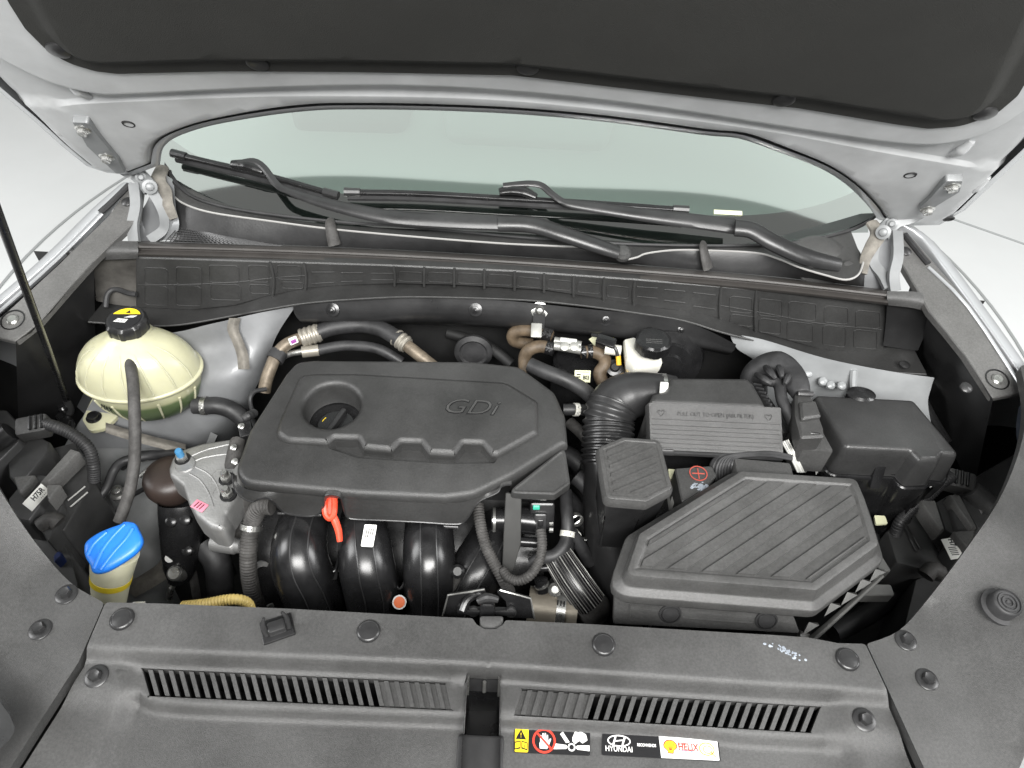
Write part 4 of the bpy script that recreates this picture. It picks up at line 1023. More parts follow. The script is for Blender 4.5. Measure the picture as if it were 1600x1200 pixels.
def clamp(c, ax, r, par, m=None, w=.008, name='hose_clamp'):
    b = MB().lathe(V(c)-V(ax).normalized()*w/2, ax, [(r, 0), (r+.0014, 0), (r+.0014, w), (r, w)], 20, capa=False, capb=False)
    a = V(ax).normalized(); s = a.cross(V((0, .7, -.7))).normalized(); t = s.cross(a)
    up = t if t.z > 0 else -t
    for k in (-1, 1): b.tube([V(c)+up*r+s*k*.004, V(c)+up*(r+.007)+s*k*.005], .0018, n=6)
    return b.obj(name, m or STEEL, par)
def hose(name, label, px, r, m, par=None, cor=None, cat_='hose', clamps=(), group=None, flat=1.0):
    pts = PZ(px); b = MB().tube(pts, r, n=14, sub=6, cor=cor, flat=flat)
    if par: return b.obj(name, m, par)
    if not clamps: return b.obj(name, m, label=label, cat_=cat_, group=group)
    t = thing(name, label, cat_, pts[-1], group); b.obj('tube', m, t)
    for c in clamps:
        i, mm = c; p = cat(pts, 6); k = min(len(p)-2, int(i*(len(p)-1))); rr = r if not isinstance(r, list) else r[0]
        clamp(p[k], p[k+1]-p[k], rr, t, mm)
    return t
# ================================================================== ENGINE BLOCK AND DARK DEPTH
eb = thing('engine_block', 'dark engine block and aluminium castings under the grey engine cover', 'engine', (-.12, .62, .45))
BF = Fr((0, 0, 0), (1, 0, 0), (0, 1, 0))
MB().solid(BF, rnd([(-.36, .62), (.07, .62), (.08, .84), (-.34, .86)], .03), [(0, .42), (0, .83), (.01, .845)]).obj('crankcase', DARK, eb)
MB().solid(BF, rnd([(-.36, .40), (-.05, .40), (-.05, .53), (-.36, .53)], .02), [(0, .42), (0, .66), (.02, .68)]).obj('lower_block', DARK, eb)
for px, py, z, r, ax, h in ((352, 850, .76, .014, (1, -.2, .2), .03), (412, 870, .74, .02, (.3, -1, .3), .03), (424, 905, .70, .024, (.2, -1, .5), .03), (420, 935, .68, .02, (.6, -.8, .5), .04), (880, 925, .72, .02, (.8, -.3, .3), .05)):
    MB().lathe(P(px, py, z), ax, [(r, -.02), (r, h*.6), (r*.8, h*.7), (r*.8, h), (r*.5, h+.002), (r*.45, h-.01), (0, h-.01)], 20).obj('cast_boss', ALU, eb)
MB().patch([PZ([(400, 800, .80), (425, 790, .80), (445, 800, .80)]), PZ([(395, 860, .73), (420, 860, .75), (440, 850, .74)]), PZ([(405, 920, .67), (430, 925, .68), (450, 920, .67)]), PZ([(420, 975, .60), (445, 975, .60), (465, 975, .60)])], 4).obj('casting_wall', ALU, eb, smooth=60)
bt = thing('battery', 'black battery box mostly hidden between the air filter and the intake lid', 'battery', (.36, .62, .5))
MB().solid(BF, rnd([(.20, .50), (.42, .50), (.44, .74), (.20, .72)], .01), [(0, .5), (0, .87), (.005, .88)]).obj('case', PLG, bt)
MB().solid(BF, rnd([(.14, .60), (.22, .58), (.22, .76), (.12, .76)], .01), [(0, .5), (0, .80), (.005, .81)]).obj('tray', DARK, bt)
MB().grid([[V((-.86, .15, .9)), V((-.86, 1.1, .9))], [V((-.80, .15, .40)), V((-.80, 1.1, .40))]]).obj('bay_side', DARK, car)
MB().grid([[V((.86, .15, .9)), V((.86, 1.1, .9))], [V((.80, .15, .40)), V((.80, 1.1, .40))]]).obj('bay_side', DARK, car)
for i, (pp, r, m) in enumerate((([(320, 850, .70), (340, 880, .68), (345, 930, .62)], .022, RUB), ([(300, 820, .72), (330, 840, .66), (360, 900, .60)], .012, DARK), ([(880, 770, .82), (905, 800, .78), (915, 850, .74)], .012, RUB), ([(860, 700, .82), (900, 720, .80), (925, 760, .78)], .016, RUB),
        ([(890, 660, .84), (912, 680, .84), (925, 700, .82)], .010, RUBG), ([(700, 520, .86), (760, 540, .86), (800, 570, .85)], .010, DARK), ([(1340, 760, .84), (1380, 800, .80), (1385, 860, .74)], .010, RUB), ([(1300, 990, .70), (1370, 950, .70), (1420, 900, .72)], .016, RUB), ([(190, 730, .74), (215, 712, .76), (262, 710, .76)], .007, RUB), ([(1050, 800, .80), (1060, 850, .76), (1050, 900, .72)], .02, DARK))):
    MB().tube(PZ(pp), r, n=12).obj('bay_pipe', m, eb if pp[0][0] > 280 else car)
# firewall details
MB().lathe(P(740, 548, .86), (0, -1, .2), [(.034, 0), (.034, .006), (.026, .010), (.022, .006), (0, .006)], 32).obj('firewall_grommet', RUB, car)
bo = MB().lathe(P(1042, 566, .90), (0, -1, .25), [(.065, -.05), (.065, -.01), (.060, .0), (.042, .006), (.040, .012), (.025, .013), (.023, .020), (.0, .021)], 40)
bo.obj('brake_booster', PLG, label='dark round brake booster behind the white brake fluid reservoir', cat_='brake booster')
# ================================================================== ENGINE COVER
EC = H(.935, ty=.03, at=(0, .65))
ec = thing('engine_cover', 'large grey black plastic engine cover embossed GDi with round oil filler recess', 'engine cover', EC.w(*EC.px(620, 680), -.06))
eo_px = [(463, 563, .02), (490, 560), (740, 562, .06), (812, 570, .03), (868, 611, .03), (884, 648, .02), (888, 692, .004), (876, 697, .01), (803, 742, .03), (742, 772, .05), (695, 778, .05), (560, 772), (432, 760, .05), (380, 755, .03), (366, 734, .03), (388, 672, .03), (446, 582, .02)]
eo = rnd([EC.px(q[0], q[1])+((q[2],) if len(q) > 2 else (.01,)) for q in eo_px], .01, 6); eo = ccw(eo)
cc = EC.px(519.5, 638); rr = (EC.px(565, 640)[0]-EC.px(474, 638)[0])/2
hole = ccw(circ(cc[0], cc[1], rr, 48))
chan = rnd(ccw(EC.pl([(511, 700), (523, 690), (560, 689), (568, 703), (613, 707), (627, 694), (658, 695), (670, 711), (712, 713), (725, 697), (753, 697), (767, 713), (779, 716), (772, 724), (700, 725), (560, 716)])), .003, 2)
b = MB().solid(EC, eo, [(0, -.016), (0, -.010), (.0015, -.0045), (.005, -.001), (.009, 0)], holes=[(hole, [(0, 0), (0, -.005)]), (chan, [(0, 0), (.001, -.003)])])
pit(b, EC, off(chan, .001), [(0, -.003), (.0015, -.012)])
b.obj('top_shell', PLA, ec, smooth=50)
ip_px = [(469, 590, .02), (492, 587), (557, 587), (785, 600, .01), (795, 603, .01), (841, 631, .01), (841, 681, .01), (778, 716, .01), (767, 715, .004), (753, 698, .004), (724, 697, .004), (712, 715, .004), (670, 713, .004), (658, 696, .004), (627, 695, .004), (613, 709, .004), (568, 705, .004), (560, 690, .004), (523, 689, .004), (513, 698, .004), (448, 694, .02), (431, 682, .02), (436, 664)]
ip = ccw(rnd([EC.px(q[0], q[1])+((q[2],) if len(q) > 2 else (.01,)) for q in ip_px], .01, 4))
b = MB().solid(EC, ip, [(0, -.006), (0, .0005), (.0008, .004), (.0065, .0085), (.0085, .009)], holes=[(off(hole, -.008), [(0, .009), (.004, .0085), (.0085, .004), (.0095, -.002), (.010, -.030), (.012, -.034)])])
b.obj('raised_panel', PLA, ec, smooth=50)
b = MB(); pit(b, EC, circ(cc[0], cc[1], rr*.98, 40), [(0, -.034), (.001, -.036)]); b.obj('recess_floor', PLG, ec)
oc = EC.w(cc[0]+.004, cc[1]-.012, -.034)
MB().lathe(oc, EC.n, [(.030, 0), (.030, .006), (.027, .009), (0, .009)], 32).obj('oil_cap', PLG, ec)
f = Fr(oc+EC.n*.009, (1, -.35, 0), (.35, 1, 0)); MB().box(f, -.004, -.028, .004, .028, 0, .010, .002).obj('oil_cap_grip', PLB, ec)
b = MB(); b.tube([Fr(oc, (1, 0, 0), (0, 1, 0)).w(.022*cos(a), .022*sin(a), .0095) for a in [pi*.8+.1*i for i in range(5)]], .0005, n=5); b.obj('cap_marking', YST, ec)
# front skirt
T = [(366, 734), (368, 746), (374, 752), (383, 756), (398, 759), (410, 760), (420, 760), (430, 761), (440, 762), (455, 763), (475, 765), (495, 767), (506, 768), (509, 768), (516, 769), (528, 769), (534, 770), (541, 770), (552, 771), (600, 774), (660, 777), (710, 777), (727, 775), (738, 772), (748, 768), (760, 763), (775, 757), (788, 750), (800, 744)]
B = [(362, 742), (367, 764), (375, 774), (384, 781), (395, 784), (404, 780), (415, 778), (425, 782), (435, 793), (447, 802), (470, 806), (490, 806), (500, 801), (506, 790), (509, 774), (531, 776), (537, 795), (541, 806), (552, 811), (600, 813), (660, 816), (708, 819), (724, 816), (735, 803), (742, 791), (753, 781), (777, 770), (784, 760), (799, 757)]
t0 = [EC.w(*EC.px(*q), -.0135) for q in T]
bb = []
for q, p in zip(B, t0):
    w_ = PY(q[0], q[1], p.y-.006); bb.append(w_)
t0c, bbc = cat(t0, 4), cat(bb, 4)
MB().grid([t0c, [a.lerp(c, .5)+V((0, -.001, 0)) for a, c in zip(t0c, bbc)], bbc, [c+V((0, .006, .001)) for c in bbc]]).obj('front_skirt', PLA, ec, smooth=50)
MB().tube(bbc, .0013, n=6, raw=True).obj('skirt_lip', PLB, ec)
sd = [q for q in (eo)]
rows = [[EC.w(x, y, -.014) for x, y in off(eo, .001)], [EC.w(x, y, -.05) for x, y in off(eo, .006)]]
q0 = [(a, c) for a, c in zip(*rows)]
b = MB()
for i in range(len(eo)):
    a, c = rows[0][i-1], rows[0][i]
    if min(a.y, c.y) > EC.w(*EC.px(370, 728)).y: b.add([a, c, rows[1][i], rows[1][i-1]], [(0, 1, 2, 3)])
b.obj('side_skirt', PLA, ec)
# lower right lobe
lb = [EC.px(*q)+(.008,) for q in ((790, 765), (884, 690), (893, 750), (868, 768))]
MB().solid2(EC, lb, [(0, -.022), (0, -.014), (.001, -.010), (.004, -.009), (.006, -.0105), (.008, -.0105)]).obj('corner_lobe', PLA, ec, smooth=50)
# GDi
g = EC.px(732, 643); text('GDi', EC, g[0], g[1], .040, PLG, ec, 'embossed_lettering', h=.0090, ext=.0010, shear=.35, squash=1.2, offset=.0004)
text('GDi', EC, g[0]+.0002, g[1], .040, PLM, ec, 'embossed_lettering', h=.0096, ext=.0010, shear=.35, squash=1.2, offset=-.0006)
# ================================================================== INTAKE MANIFOLD
im = thing('intake_manifold', 'glossy black plastic intake manifold with four curved runners below the engine cover', 'intake manifold', P(590, 960, .7))
MB().patch([PZ([(400, 790, .80), (560, 790, .80), (700, 800, .80), (850, 780, .80)]), PZ([(400, 880, .76), (560, 880, .76), (700, 890, .76), (850, 880, .76)]), PZ([(400, 1000, .66), (560, 1010, .66), (700, 1010, .66), (850, 1000, .66)])], 4).obj('plenum_wall', PLG, im, smooth=60)
def runner(px, r):
    pts = PZ(px); MB().tube(pts, r, n=28, sub=8, caps=False).obj('runner', PLG, im, smooth=70)
    path = cat(pts, 8)
    for phi in (-.30, .32):
        ln = []
        for i, p in enumerate(path):
            t = (path[min(i+1, len(path)-1)]-path[max(i-1, 0)]).normalized(); n = (CAM-p).normalized(); n = (n-t*n.dot(t)).normalized(); s = t.cross(n)
            k = i/(len(path)-1)*(len(px)-1); R = r if not isinstance(r, list) else r[int(min(k, len(r)-2))]*(1-k+int(min(k, len(r)-2)))+r[int(min(k, len(r)-2))+1]*(k-int(min(k, len(r)-2)))
            ln.append(p+(n*cos(phi)+s*sin(phi))*R)
        MB().tube(ln, .0011, n=6, raw=True).obj('mould_seam', PLB, im)
runner([(486, 770, .80), (475, 815, .83), (468, 850, .835), (470, 885, .82), (487, 925, .78), (515, 990, .70)], [.032, .036, .039, .041, .042, .042])
runner([(575, 775, .80), (568, 815, .83), (570, 850, .835), (574, 890, .82), (582, 930, .78), (592, 1000, .70)], [.031, .035, .038, .040, .040, .040])
runner([(672, 775, .80), (670, 815, .83), (670, 850, .835), (671, 890, .82), (672, 930, .78), (672, 1000, .70)], [.031, .035, .037, .038, .038, .038])
runner([(800, 780, .79), (785, 820, .80), (765, 860, .80), (742, 900, .79), (722, 940, .76), (700, 1000, .70)], [.034, .038, .041, .042, .040, .038])
# webs between runners and small stubs under the skirt
for pts in ([(505, 830, .825), (508, 870, .815), (521, 893, .81), (529, 870, .815), (532, 840, .825)], [(612, 850, .82), (614, 900, .81), (624, 920, .80), (634, 900, .81), (633, 850, .82)]):
    MB().tube(PZ(pts), .0022, n=8).obj('web_edge', PLG, im)
MB().patch([PZ([(513, 885, .80), (521, 887, .80), (529, 883, .80)]), PZ([(518, 905, .81), (522, 906, .812), (526, 905, .81)])], 4).obj('web', PLB, im)
for x, y in ((453, 807), (483, 808), (668, 825), (697, 827)):
    MB().tube(PZ([(x, y-8, .865), (x, y+8, .85)]), .0022, n=6).obj('retaining_pin', PLB, im)
    f = Fr(P(x, y-4, .862), (1, 0, 0), (0, .7, .7)); MB().box(f, -.018, -.002, .018, .002, 0, .002, .0006).obj('retaining_bar', PLB, im)
MB().tube(PZ([(716, 893, .83), (711, 915, .81), (706, 935, .79)]), [.007, .0055, .005], n=10).obj('sensor', RUBG, im); MB().lathe(P(715, 893, .832), (0, -.5, 1), [(.010, -.003), (.010, .003), (.006, .006), (0, .006)], 18).obj('sensor_cap', PLG, im)
f = Fr(P(575, 836, .884), (1, 0, 0), (-.12, .62, .60)); b = MB(); b.solid(f, rnd([(-.009, -.016), (.008, -.016), (.012, .015), (-.005, .015)], .002), [(0, .001), (0, .0016)]); lab = b.obj('white_label', WHITE, im)

for i in range(4): MB().rib(f, (-.0035+i*.0030, -.004+i*.001), (-.001+i*.0030, .010), .0012, .0003, .0017).obj('label_print', BST, im, smooth=0)
p = P(624, 941, .80); d = (CAM-p).normalized()
MB().lathe(p, d, [(.010, 0), (.010, .0004), (0, .0005)], 26).obj('white_mark', WST, im); MB().lathe(p+d*.0006, d, [(.0078, 0), (.0078, .0004), (0, .0005)], 26).obj('orange_mark', ORM, im)
# ================================================================== DIPSTICK
dk = thing('oil_dipstick', 'orange red loop handle of the oil dipstick in the notch of the engine cover', 'dipstick', P(533, 845, .82))
pts = PZ([(510, 775, .905), (516, 769, .908), (522, 775, .905), (522, 800, .895), (516, 810, .89), (509, 803, .893), (508, 788, .90)])
cl = cat(pts, 5, closed=True); rows = []
MB().tube(cl+[cl[0]], .0046, n=10, raw=True, flat=1).obj('loop_handle', RED, dk)
MB().grid([PZ([(511, 776, .906), (520, 777, .906)]), PZ([(510, 803, .894), (520, 804, .894)])]).obj('loop_web', RED, dk)
MB().tube(PZ([(519, 803, .893), (524, 815, .885), (529, 830, .875), (531, 846, .865)]), [.005, .0055, .005, .004], n=10, flat=.7).obj('stem', RED, dk)
MB().tube(PZ([(531, 846, .865), (532, 875, .82)]), .003, n=8).obj('tube', DARK, dk)
# ================================================================== LARGE AIR INTAKE LID
AB = H(.975, at=(.3, .5))
ai = thing('air_intake_box', 'large black air box with diagonal striped lid at the right front of the bay', 'air box', AB.w(*AB.px(1170, 840), -.15))
ash = [AB.px(*q)+(r,) for q, r in (((973, 901), .012), ((997, 831), .012), ((1157, 733), .01), ((1340, 745), .012), ((1355, 780), .01), ((1377, 852), .012), ((1278, 925), .008))]; ao = ccw(rnd(ash, .01, 5)); ac = ccw([q[:2] for q in ash])
MB().solid2(AB, ash, [(-.013, -.040), (-.013, -.027), (-.0115, -.0245), (-.003, -.022), (-.001, -.019), (.0005, -.006), (.003, -.001), (.007, 0), (.012, -.0002), (.0135, -.002), (.016, -.0032)]).obj('lid', PLM, ai, smooth=45)
bands(AB, off(ac, .0165), (1000, 893), (1210, 760), .0255, .0135, .0036, PLM, ai, start=.004, h0=-.0032, name='lid_band')
MB().solid(AB, off(ao, -.0105), [(0, -.046), (0, -.041)], base=True).obj('lid_flange', PLB, ai)
MB().solid(AB, off(ao, .006), [(.05, -.16), (.035, -.08), (.012, -.046)], base=True).obj('body', PLB, ai)
yf = min(AB.w(*q).y for q in ao)
fp = Fr(P(1100, 955, .925), P(1232, 957, .93)-P(968, 938, .93), (0, .45, 1))
fo = ccw([fp.px(*q) for q in ((960, 930), (1236, 952), (1250, 990), (958, 975))])
MB().solid(fp, rnd(fo, .003, 2), [(0, -.01), (0, -.001), (.001, 0)]).obj('front_bracket', PLR, ai)
for (x, y) in ((1047, 958), (1197, 968)):
    u, v = fp.px(x, y); MB().lathe(fp.w(u, v, 0), fp.n, [(.014, -.001), (.014, .002), (.012, .0025), (.0118, .0015), (.011, .0015), (.010, .004), (0, .0045)], 28).obj('push_clip', PLB, ai)
for y0, x0, x1 in ((944, 984, 1030), (951, 984, 1030), (957, 1066, 1176), (965, 1066, 1176), (971, 1214, 1232)):
    MB().rib(fp, fp.px(x0, y0), fp.px(x1, y0+(x1-x0)*.075), .0013, .0012).obj('bracket_rib', PLR, ai, smooth=0)
MB().tube([fp.w(*fp.px(984, 944), .001), fp.w(*fp.px(984, 962), .001)], .001, n=6).obj('bracket_rib', PLR, ai)
GRT = mat('grey_plastic_edge', (.13, .13, .125), .45, var=.15, vscale=30)
for x, y in ((1258, 985), (1292, 955), (1318, 938), (1340, 918), (1362, 902)):
    pz = .86
    MB().add([P(x-4, y+8, pz), P(x+22, y-8, pz), P(x+6, y-13, pz+.005), P(x, y-6, pz-.012), P(x+20, y-12, pz-.012)], [(0, 1, 2), (0, 3, 4, 1), (1, 4, 2), (0, 2, 3)]).obj('tray_tooth', GRT, ai, smooth=0)
MB().tube(PZ([(1248, 990, .85), (1262, 997, .845), (1275, 993, .85), (1378, 900, .86)]), [.006, .007, .006, .004], n=8, flat=.6).obj('tray_lip', GRT, ai)
for q in (((1371, 868), (1378, 868), (1393, 892), (1372, 895)), ((1350, 912), (1392, 913), (1398, 930), (1343, 930))):
    f = H(.84, at=(.5, .5)); MB().solid(f, rnd(ccw(f.pl(q)), .003, 2), [(0, -.02), (0, -.001), (.001, 0)]).obj('tray_bracket', GRT, ai)
f = H(.85, at=(.5, .5)); MB().solid(f, rnd(ccw(f.pl([(1366, 805), (1383, 806), (1387, 818), (1369, 819)])), .002, 2), [(0, -.004), (0, 0)]).obj('pale_tag', PALE, ai)
# ================================================================== SNORKEL AND RIBBED HOSE
SN = H(.99, at=(.15, .6))
sn = thing('air_duct', 'ribbed black intake hose with small striped box lid between engine cover and air box', 'air duct', P(980, 860, .80))
ssh = [SN.px(*q)+(.008,) for q in ((935, 699), (974, 683), (1030, 687), (1050, 762), (1010, 783), (948, 778))]; so = ccw(rnd(ssh, .006, 4))
MB().solid2(SN, ssh, [(-.003, -.016), (-.003, -.007), (-.001, -.004), (0, -.001), (.002, 0), (.005, 0), (.006, -.0012)]).obj('box_lid', PLM, sn)
bands(SN, off(ccw([q[:2] for q in ssh]), .010), (955, 728), (1022, 700), .0125, .0045, .0030, PLM, sn, h0=-.0012, name='lid_rib')
MB().solid(SN, off(so, .001), [(.012, -.14), (.003, -.05), (0, -.016)]).obj('box_body', PLB, sn)
MB().tube(PZ([(1052, 617, .94), (1018, 614, .943), (984, 618, .94), (962, 630, .932), (954, 645, .925)]), [.030, .032, .037, .039, .038], n=28, sub=8).obj('elbow', PLB, sn, smooth=60)
MB().tube(PZ([(959, 632, .932), (954, 645, .925), (951, 660, .915), (950, 690, .90), (948, 730, .88)]), .0405, n=36, cor=(.0088, .0042)).obj('bellows', PLB, sn, smooth=60)
MB().tube(PZ([(948, 722, .885), (950, 780, .85), (955, 850, .80), (965, 920, .74), (975, 980, .68)]), [.035, .037, .040, .042, .042], n=28, sub=8).obj('lower_duct', PLB, sn, smooth=60)
cpt = P(1034, 615, .942); clamp(cpt, V((1, 0, .05)), .0305, sn, STEEL, .010)
f = Fr(P(1037, 606, .985), (1, 0, 0), (0, .7, -.7)); f = Fr(P(1037, 606, .98), (1, 0, 0), (0, .6, .8)); MB().box(f, -.006, -.009, .006, .009, 0, .004, .001).obj('clamp_screw_box', WHITE, sn)
# ================================================================== AIR FILTER HOUSING
af = thing('air_filter_housing', 'grey black air filter housing with pull out cover reading PULL OUT TO OPEN', 'air filter housing', P(1110, 700, .85))
AT = H(.985, at=(.3, .75))
to = ccw(rnd([AT.px(*q)+(.006,) for q in ((1046, 588), (1168, 589), (1178, 598), (1200, 638), (1012, 630), (1020, 613), (1040, 609))], .006, 3))
MB().solid(AT, to, [(-.004, -.10), (0, -.02), (.001, -.004), (.004, -.001), (.008, 0)]).obj('rear_housing', PLA, af, smooth=50)
A0, A1_, A2 = P(1014, 629, .984), P(1220, 637, .984), P(1017, 702, .950)
AF = Fr(A0, A1_-A0, A0-A2)
fo = ccw(rnd([AF.px(*q)+(.003,) for q in ((1013, 628), (1221, 636), (1225, 713), (1016, 703))], .003, 2))
MB().solid(AF, fo, [(0, -.025), (0, -.002), (.001, 0), (.002, 0)]).obj('filter_cover', PLR, af)
for y in (654, 663, 670, 677, 684, 691, 698):
    MB().rib(AF, AF.px(1019, y), AF.px(1219, y+9), .0012, .0011).obj('cover_rib', PLR, af, smooth=0)
g = AF.px(1118, 649); d = V(AF.px(1200, 653))-V(AF.px(1030, 646)); rot = atan2(d.y, d.x)
text('PULL OUT TO OPEN (AIR FILTER)', AF, g[0], g[1], .0088, PLB, af, 'embossed_lettering', .0001, .0005, rot=rot, squash=.86)
text('PULL OUT TO OPEN (AIR FILTER)', AF, g[0]-.0002, g[1]+.0002, .0088, PLA, af, 'embossed_lettering', .0004, .0005, rot=rot, squash=.86, offset=-.0003)
for x, y in ((1033, 645), (1201, 652)):
    c = AF.px(x, y); MB().tube([AF.w(c[0]+dx, c[1]+dy, .0006) for dx, dy in ((0, -.005), (-.005, .001), (-.003, .004), (0, .002), (.003, .004), (.005, .001), (0, -.005))], .0006, n=5, sub=2).obj('embossed_arrow', PLR, af)
for x, y in ((1040, 706), (1198, 710)):
    f = Fr(P(x, y, .948), (1, 0, 0), (0, .5, .8)); MB().box(f, -.012, -.005, .012, .004, -.004, .002, .001).obj('cover_latch', PLB, af)
MB().tube([P(1018, 706, .945), P(1222, 716, .945)], .004, n=8).obj('cover_lip', PLB, af)
for k in range(4):
    MB().tube(PZ([(1222+k*3.0, 690-k, .945), (1236+k*3, 715, .93), (1247+k*3, 738, .915)]), .0016, n=6).obj('filter_frame_edge', STD if k % 2 else GRP, af)
# ================================================================== BATTERY TOP ITEMS
BT = H(.945, at=(.3, .6))
tc_ = thing('battery_terminal_cover', 'black battery terminal cover with a red circled plus sign', 'terminal cover', P(1085, 760, .93))
o = ccw(rnd([BT.px(*q)+(.004,) for q in ((1054, 731), (1112, 727), (1120, 742), (1103, 765), (1066, 786))], .004, 3))
MB().solid(BT, o, [(0, -.05), (0, -.002), (.002, 0)]).obj('cover', PLR, tc_)
c = BT.px(1091, 740); DRED = mat('dull_red_print', (.38, .07, .05), .5)
ringf(BT, c, .0128, .0013, DRED, tc_, 'red_ring', .0003, t=.0008)
b = MB().rib(BT, (c[0]-.009, c[1]), (c[0]+.009, c[1]), .0018, .0008, .0003); b.rib(BT, (c[0], c[1]-.009), (c[0], c[1]+.009), .0018, .0009, .0003); b.obj('red_plus', DRED, tc_, smooth=0)
b = MB()
for i in range(50): b.lathe(BT.w(*BT.px(1095+random.gauss(0, 6), 761+random.gauss(0, 3.5)), 0), BT.n, [(.0012+random.random()*.002, -.0005), (.001, .0004), (0, .0005)], 7, sx=random.uniform(.7, 1.6))
b.obj('residue', BLOB, tc_)
b = MB(); b.solid(BT, ccw(BT.pl([(1051, 713), (1088, 715), (1088, 731), (1052, 729)])), [(0, -.05), (0, -.0305)]); b.obj('battery_tag', PALE, bt)
MB().box(Fr(P(1053, 760, .91), (1, 0, 0), (0, 1, 0)), -.004, -.03, .012, .03, -.03, 0, .002).obj('terminal_bracket', GRP, bt)
bo_ = thing('cable_boot', 'pleated black rubber boot with grey textured top between the filter cover and striped lid', 'rubber boot', P(1180, 740, .9))
BB = H(.952, at=(.35, .6))
o = ccw(rnd([BB.px(*q)+(.005,) for q in ((1145, 714), (1236, 722), (1242, 745), (1150, 742))], .004, 3))
MB().solid(BB, o, [(0, -.05), (0, -.004), (.0025, 0)]).obj('top', PLR, bo_)
for k in range(6): MB().tube(PZ([(1142-k*4.5, 748+k*2, .92), (1143-k*4.5, 728, .945), (1153-k*3, 714-k*.3, .95), (1200, 712-k, .952), (1238, 718-k, .95)]), .0022, n=8).obj('pleat', RUB, bo_)
MB().tube(PZ([(1120, 745, .92), (1118, 728, .935), (1130, 716, .94), (1150, 713, .94)]), .009, n=10).obj('boot_side', RUB, bo_)
for pts, w in (((( 1253, 714), (1272, 708), (1276, 716), (1262, 733)), 0),): 
    f = H(.90, at=(.4, .6)); MB().solid(f, ccw(f.pl(pts)), [(0, -.01), (0, 0)]).obj('white_tag', WHITE, bt)
f = Fr(P(1279, 725, .905), (.6, .8, 0), (-.3, .2, .9)); MB().box(f, -.012, -.012, .012, .012, 0, .001, .0004).obj('white_tag', GRP, bt)
# ================================================================== FUSE BOX
FB = H(.965, at=(.6, .6))
fx = thing('fuse_box', 'large black fuse box with smooth sloping lid at the right of the bay', 'fuse box', P(1400, 740, .85))
o = ccw(rnd([FB.px(*q)+(r,) for q, r in (((1271, 616), .008), ((1428, 624), .01), ((1502, 712), .012), ((1474, 709), .002), ((1467, 718), .003), ((1438, 719), .003), ((1424, 704), .004), ((1322, 699), .008))], .008, 5))
MB().solid(FB, o, [(-.006, -.055), (-.005, -.045), (-.002, -.015), (0, -.006), (.002, -.0015), (.006, 0)]).obj('lid', mat('satin_black_plastic', (.026, .026, .026), .33, bump=.25, bscale=450, var=.15, dust=.012, vscale=8, rvar=.05), fx, smooth=50)
MB().solid(FB, off(o, -.010), [(.012, -.20), (0, -.066), (0, -.058), (.002, -.056)]).obj('base', PLG, fx)
f = Fr(P(1412, 728, .925), (1, -.05, 0), (0, .4, .9))
MB().box(f, -.022, -.016, .022, .014, -.004, .004, .002).obj('latch', PLG, fx); MB().tube([f.w(-.020, .008, .006), f.w(0, .012, .008), f.w(.020, .004, .006)], .0025, n=8).obj('latch_bow', PLB, fx)
for x, y in ((1478, 722), (1373, 735)): MB().box(Fr(P(x, y, .92), (1, 0, 0), (0, .4, .9)), -.008, -.03, .008, .012, -.004, .004, .002).obj('lid_rib', PLG, fx)
MB().lathe(P(1453, 757, .90), (CAM-P(1453, 757, .90)), [(.0042, 0), (.004, .001), (0, .0015)], 12).obj('paint_dot', WST, fx)
MB().lathe(P(1345, 617, .963), (0, 0, 1), [(.016, -.01), (.016, .002), (.012, .005), (0, .005)], 22, sx=1.4).obj('hinge_bump', PLG, fx)
# connector with its boot
cn = thing('cable_connector', 'grey black cable connector with locking lever, left of the fuse box', 'connector', P(1270, 690, .93))
CF = H(.985, at=(.45, .65))
MB().solid(CF, ccw(rnd(CF.pl([(1243, 614), (1267, 613), (1274, 632), (1287, 668), (1288, 682), (1252, 684), (1243, 648)]), .004, 3)), [(0, -.03), (0, -.003), (.003, 0)]).obj('shell', PLR, cn)
MB().solid(CF, ccw(rnd(CF.pl([(1247, 633), (1272, 630), (1281, 655), (1250, 660)]), .003, 3)), [(0, 0), (0, .005), (.003, .008)]).obj('locking_lever', PLR, cn)
CG = H(.955, at=(.45, .65))
MB().solid(CG, ccw(rnd(CG.pl([(1236, 665), (1246, 690), (1254, 703), (1303, 705), (1285, 672)]), .003, 2)), [(0, -.05), (0, -.002), (.001, 0)]).obj('base_plate', PLR, cn)
MB().box(Fr(P(1271, 681, .978), (1, 0, 0), (0, .6, .8)), -.007, -.004, .007, .006, 0, .006, .001).obj('lock_tab', PLG, cn)
MB().box(Fr(P(1258, 616, .988), (1, 0, 0), (0, .8, .6)), -.012, -.003, .012, .004, 0, .005, .001).obj('strain_collar', PLB, cn)
bh = thing('wiring_boot', 'crumpled black rubber boot over a thick wiring harness, behind the connector', 'wiring harness', P(1220, 620, .9))
MB().tube(PZ([(1180, 612, .90), (1178, 592, .93), (1192, 577, .95), (1215, 572, .965), (1235, 586, .97), (1246, 603, .975), (1252, 618, .975)]), [.020, .022, .022, .024, .021, .018, .013], n=20, sub=7).obj('boot', RUB, bh, smooth=70)
for a, c in (((1182, 585), (1205, 600)), ((1195, 572), (1212, 592)), ((1215, 566), (1222, 590)), ((1236, 580), (1226, 600))):
    MB().tube(PZ([(a[0], a[1], .965), ((a[0]+c[0])/2, (a[1]+c[1])/2, .985), (c[0], c[1], .985)]), [.004, .006, .003], n=8).obj('fold', RUB, bh)
MB().tube(PZ([(1180, 592, .94), (1196, 594, .965), (1216, 600, .97), (1222, 625, .965), (1236, 655, .955), (1246, 675, .945)]), .009, n=12, sub=6).obj('cable', RUB, bh)
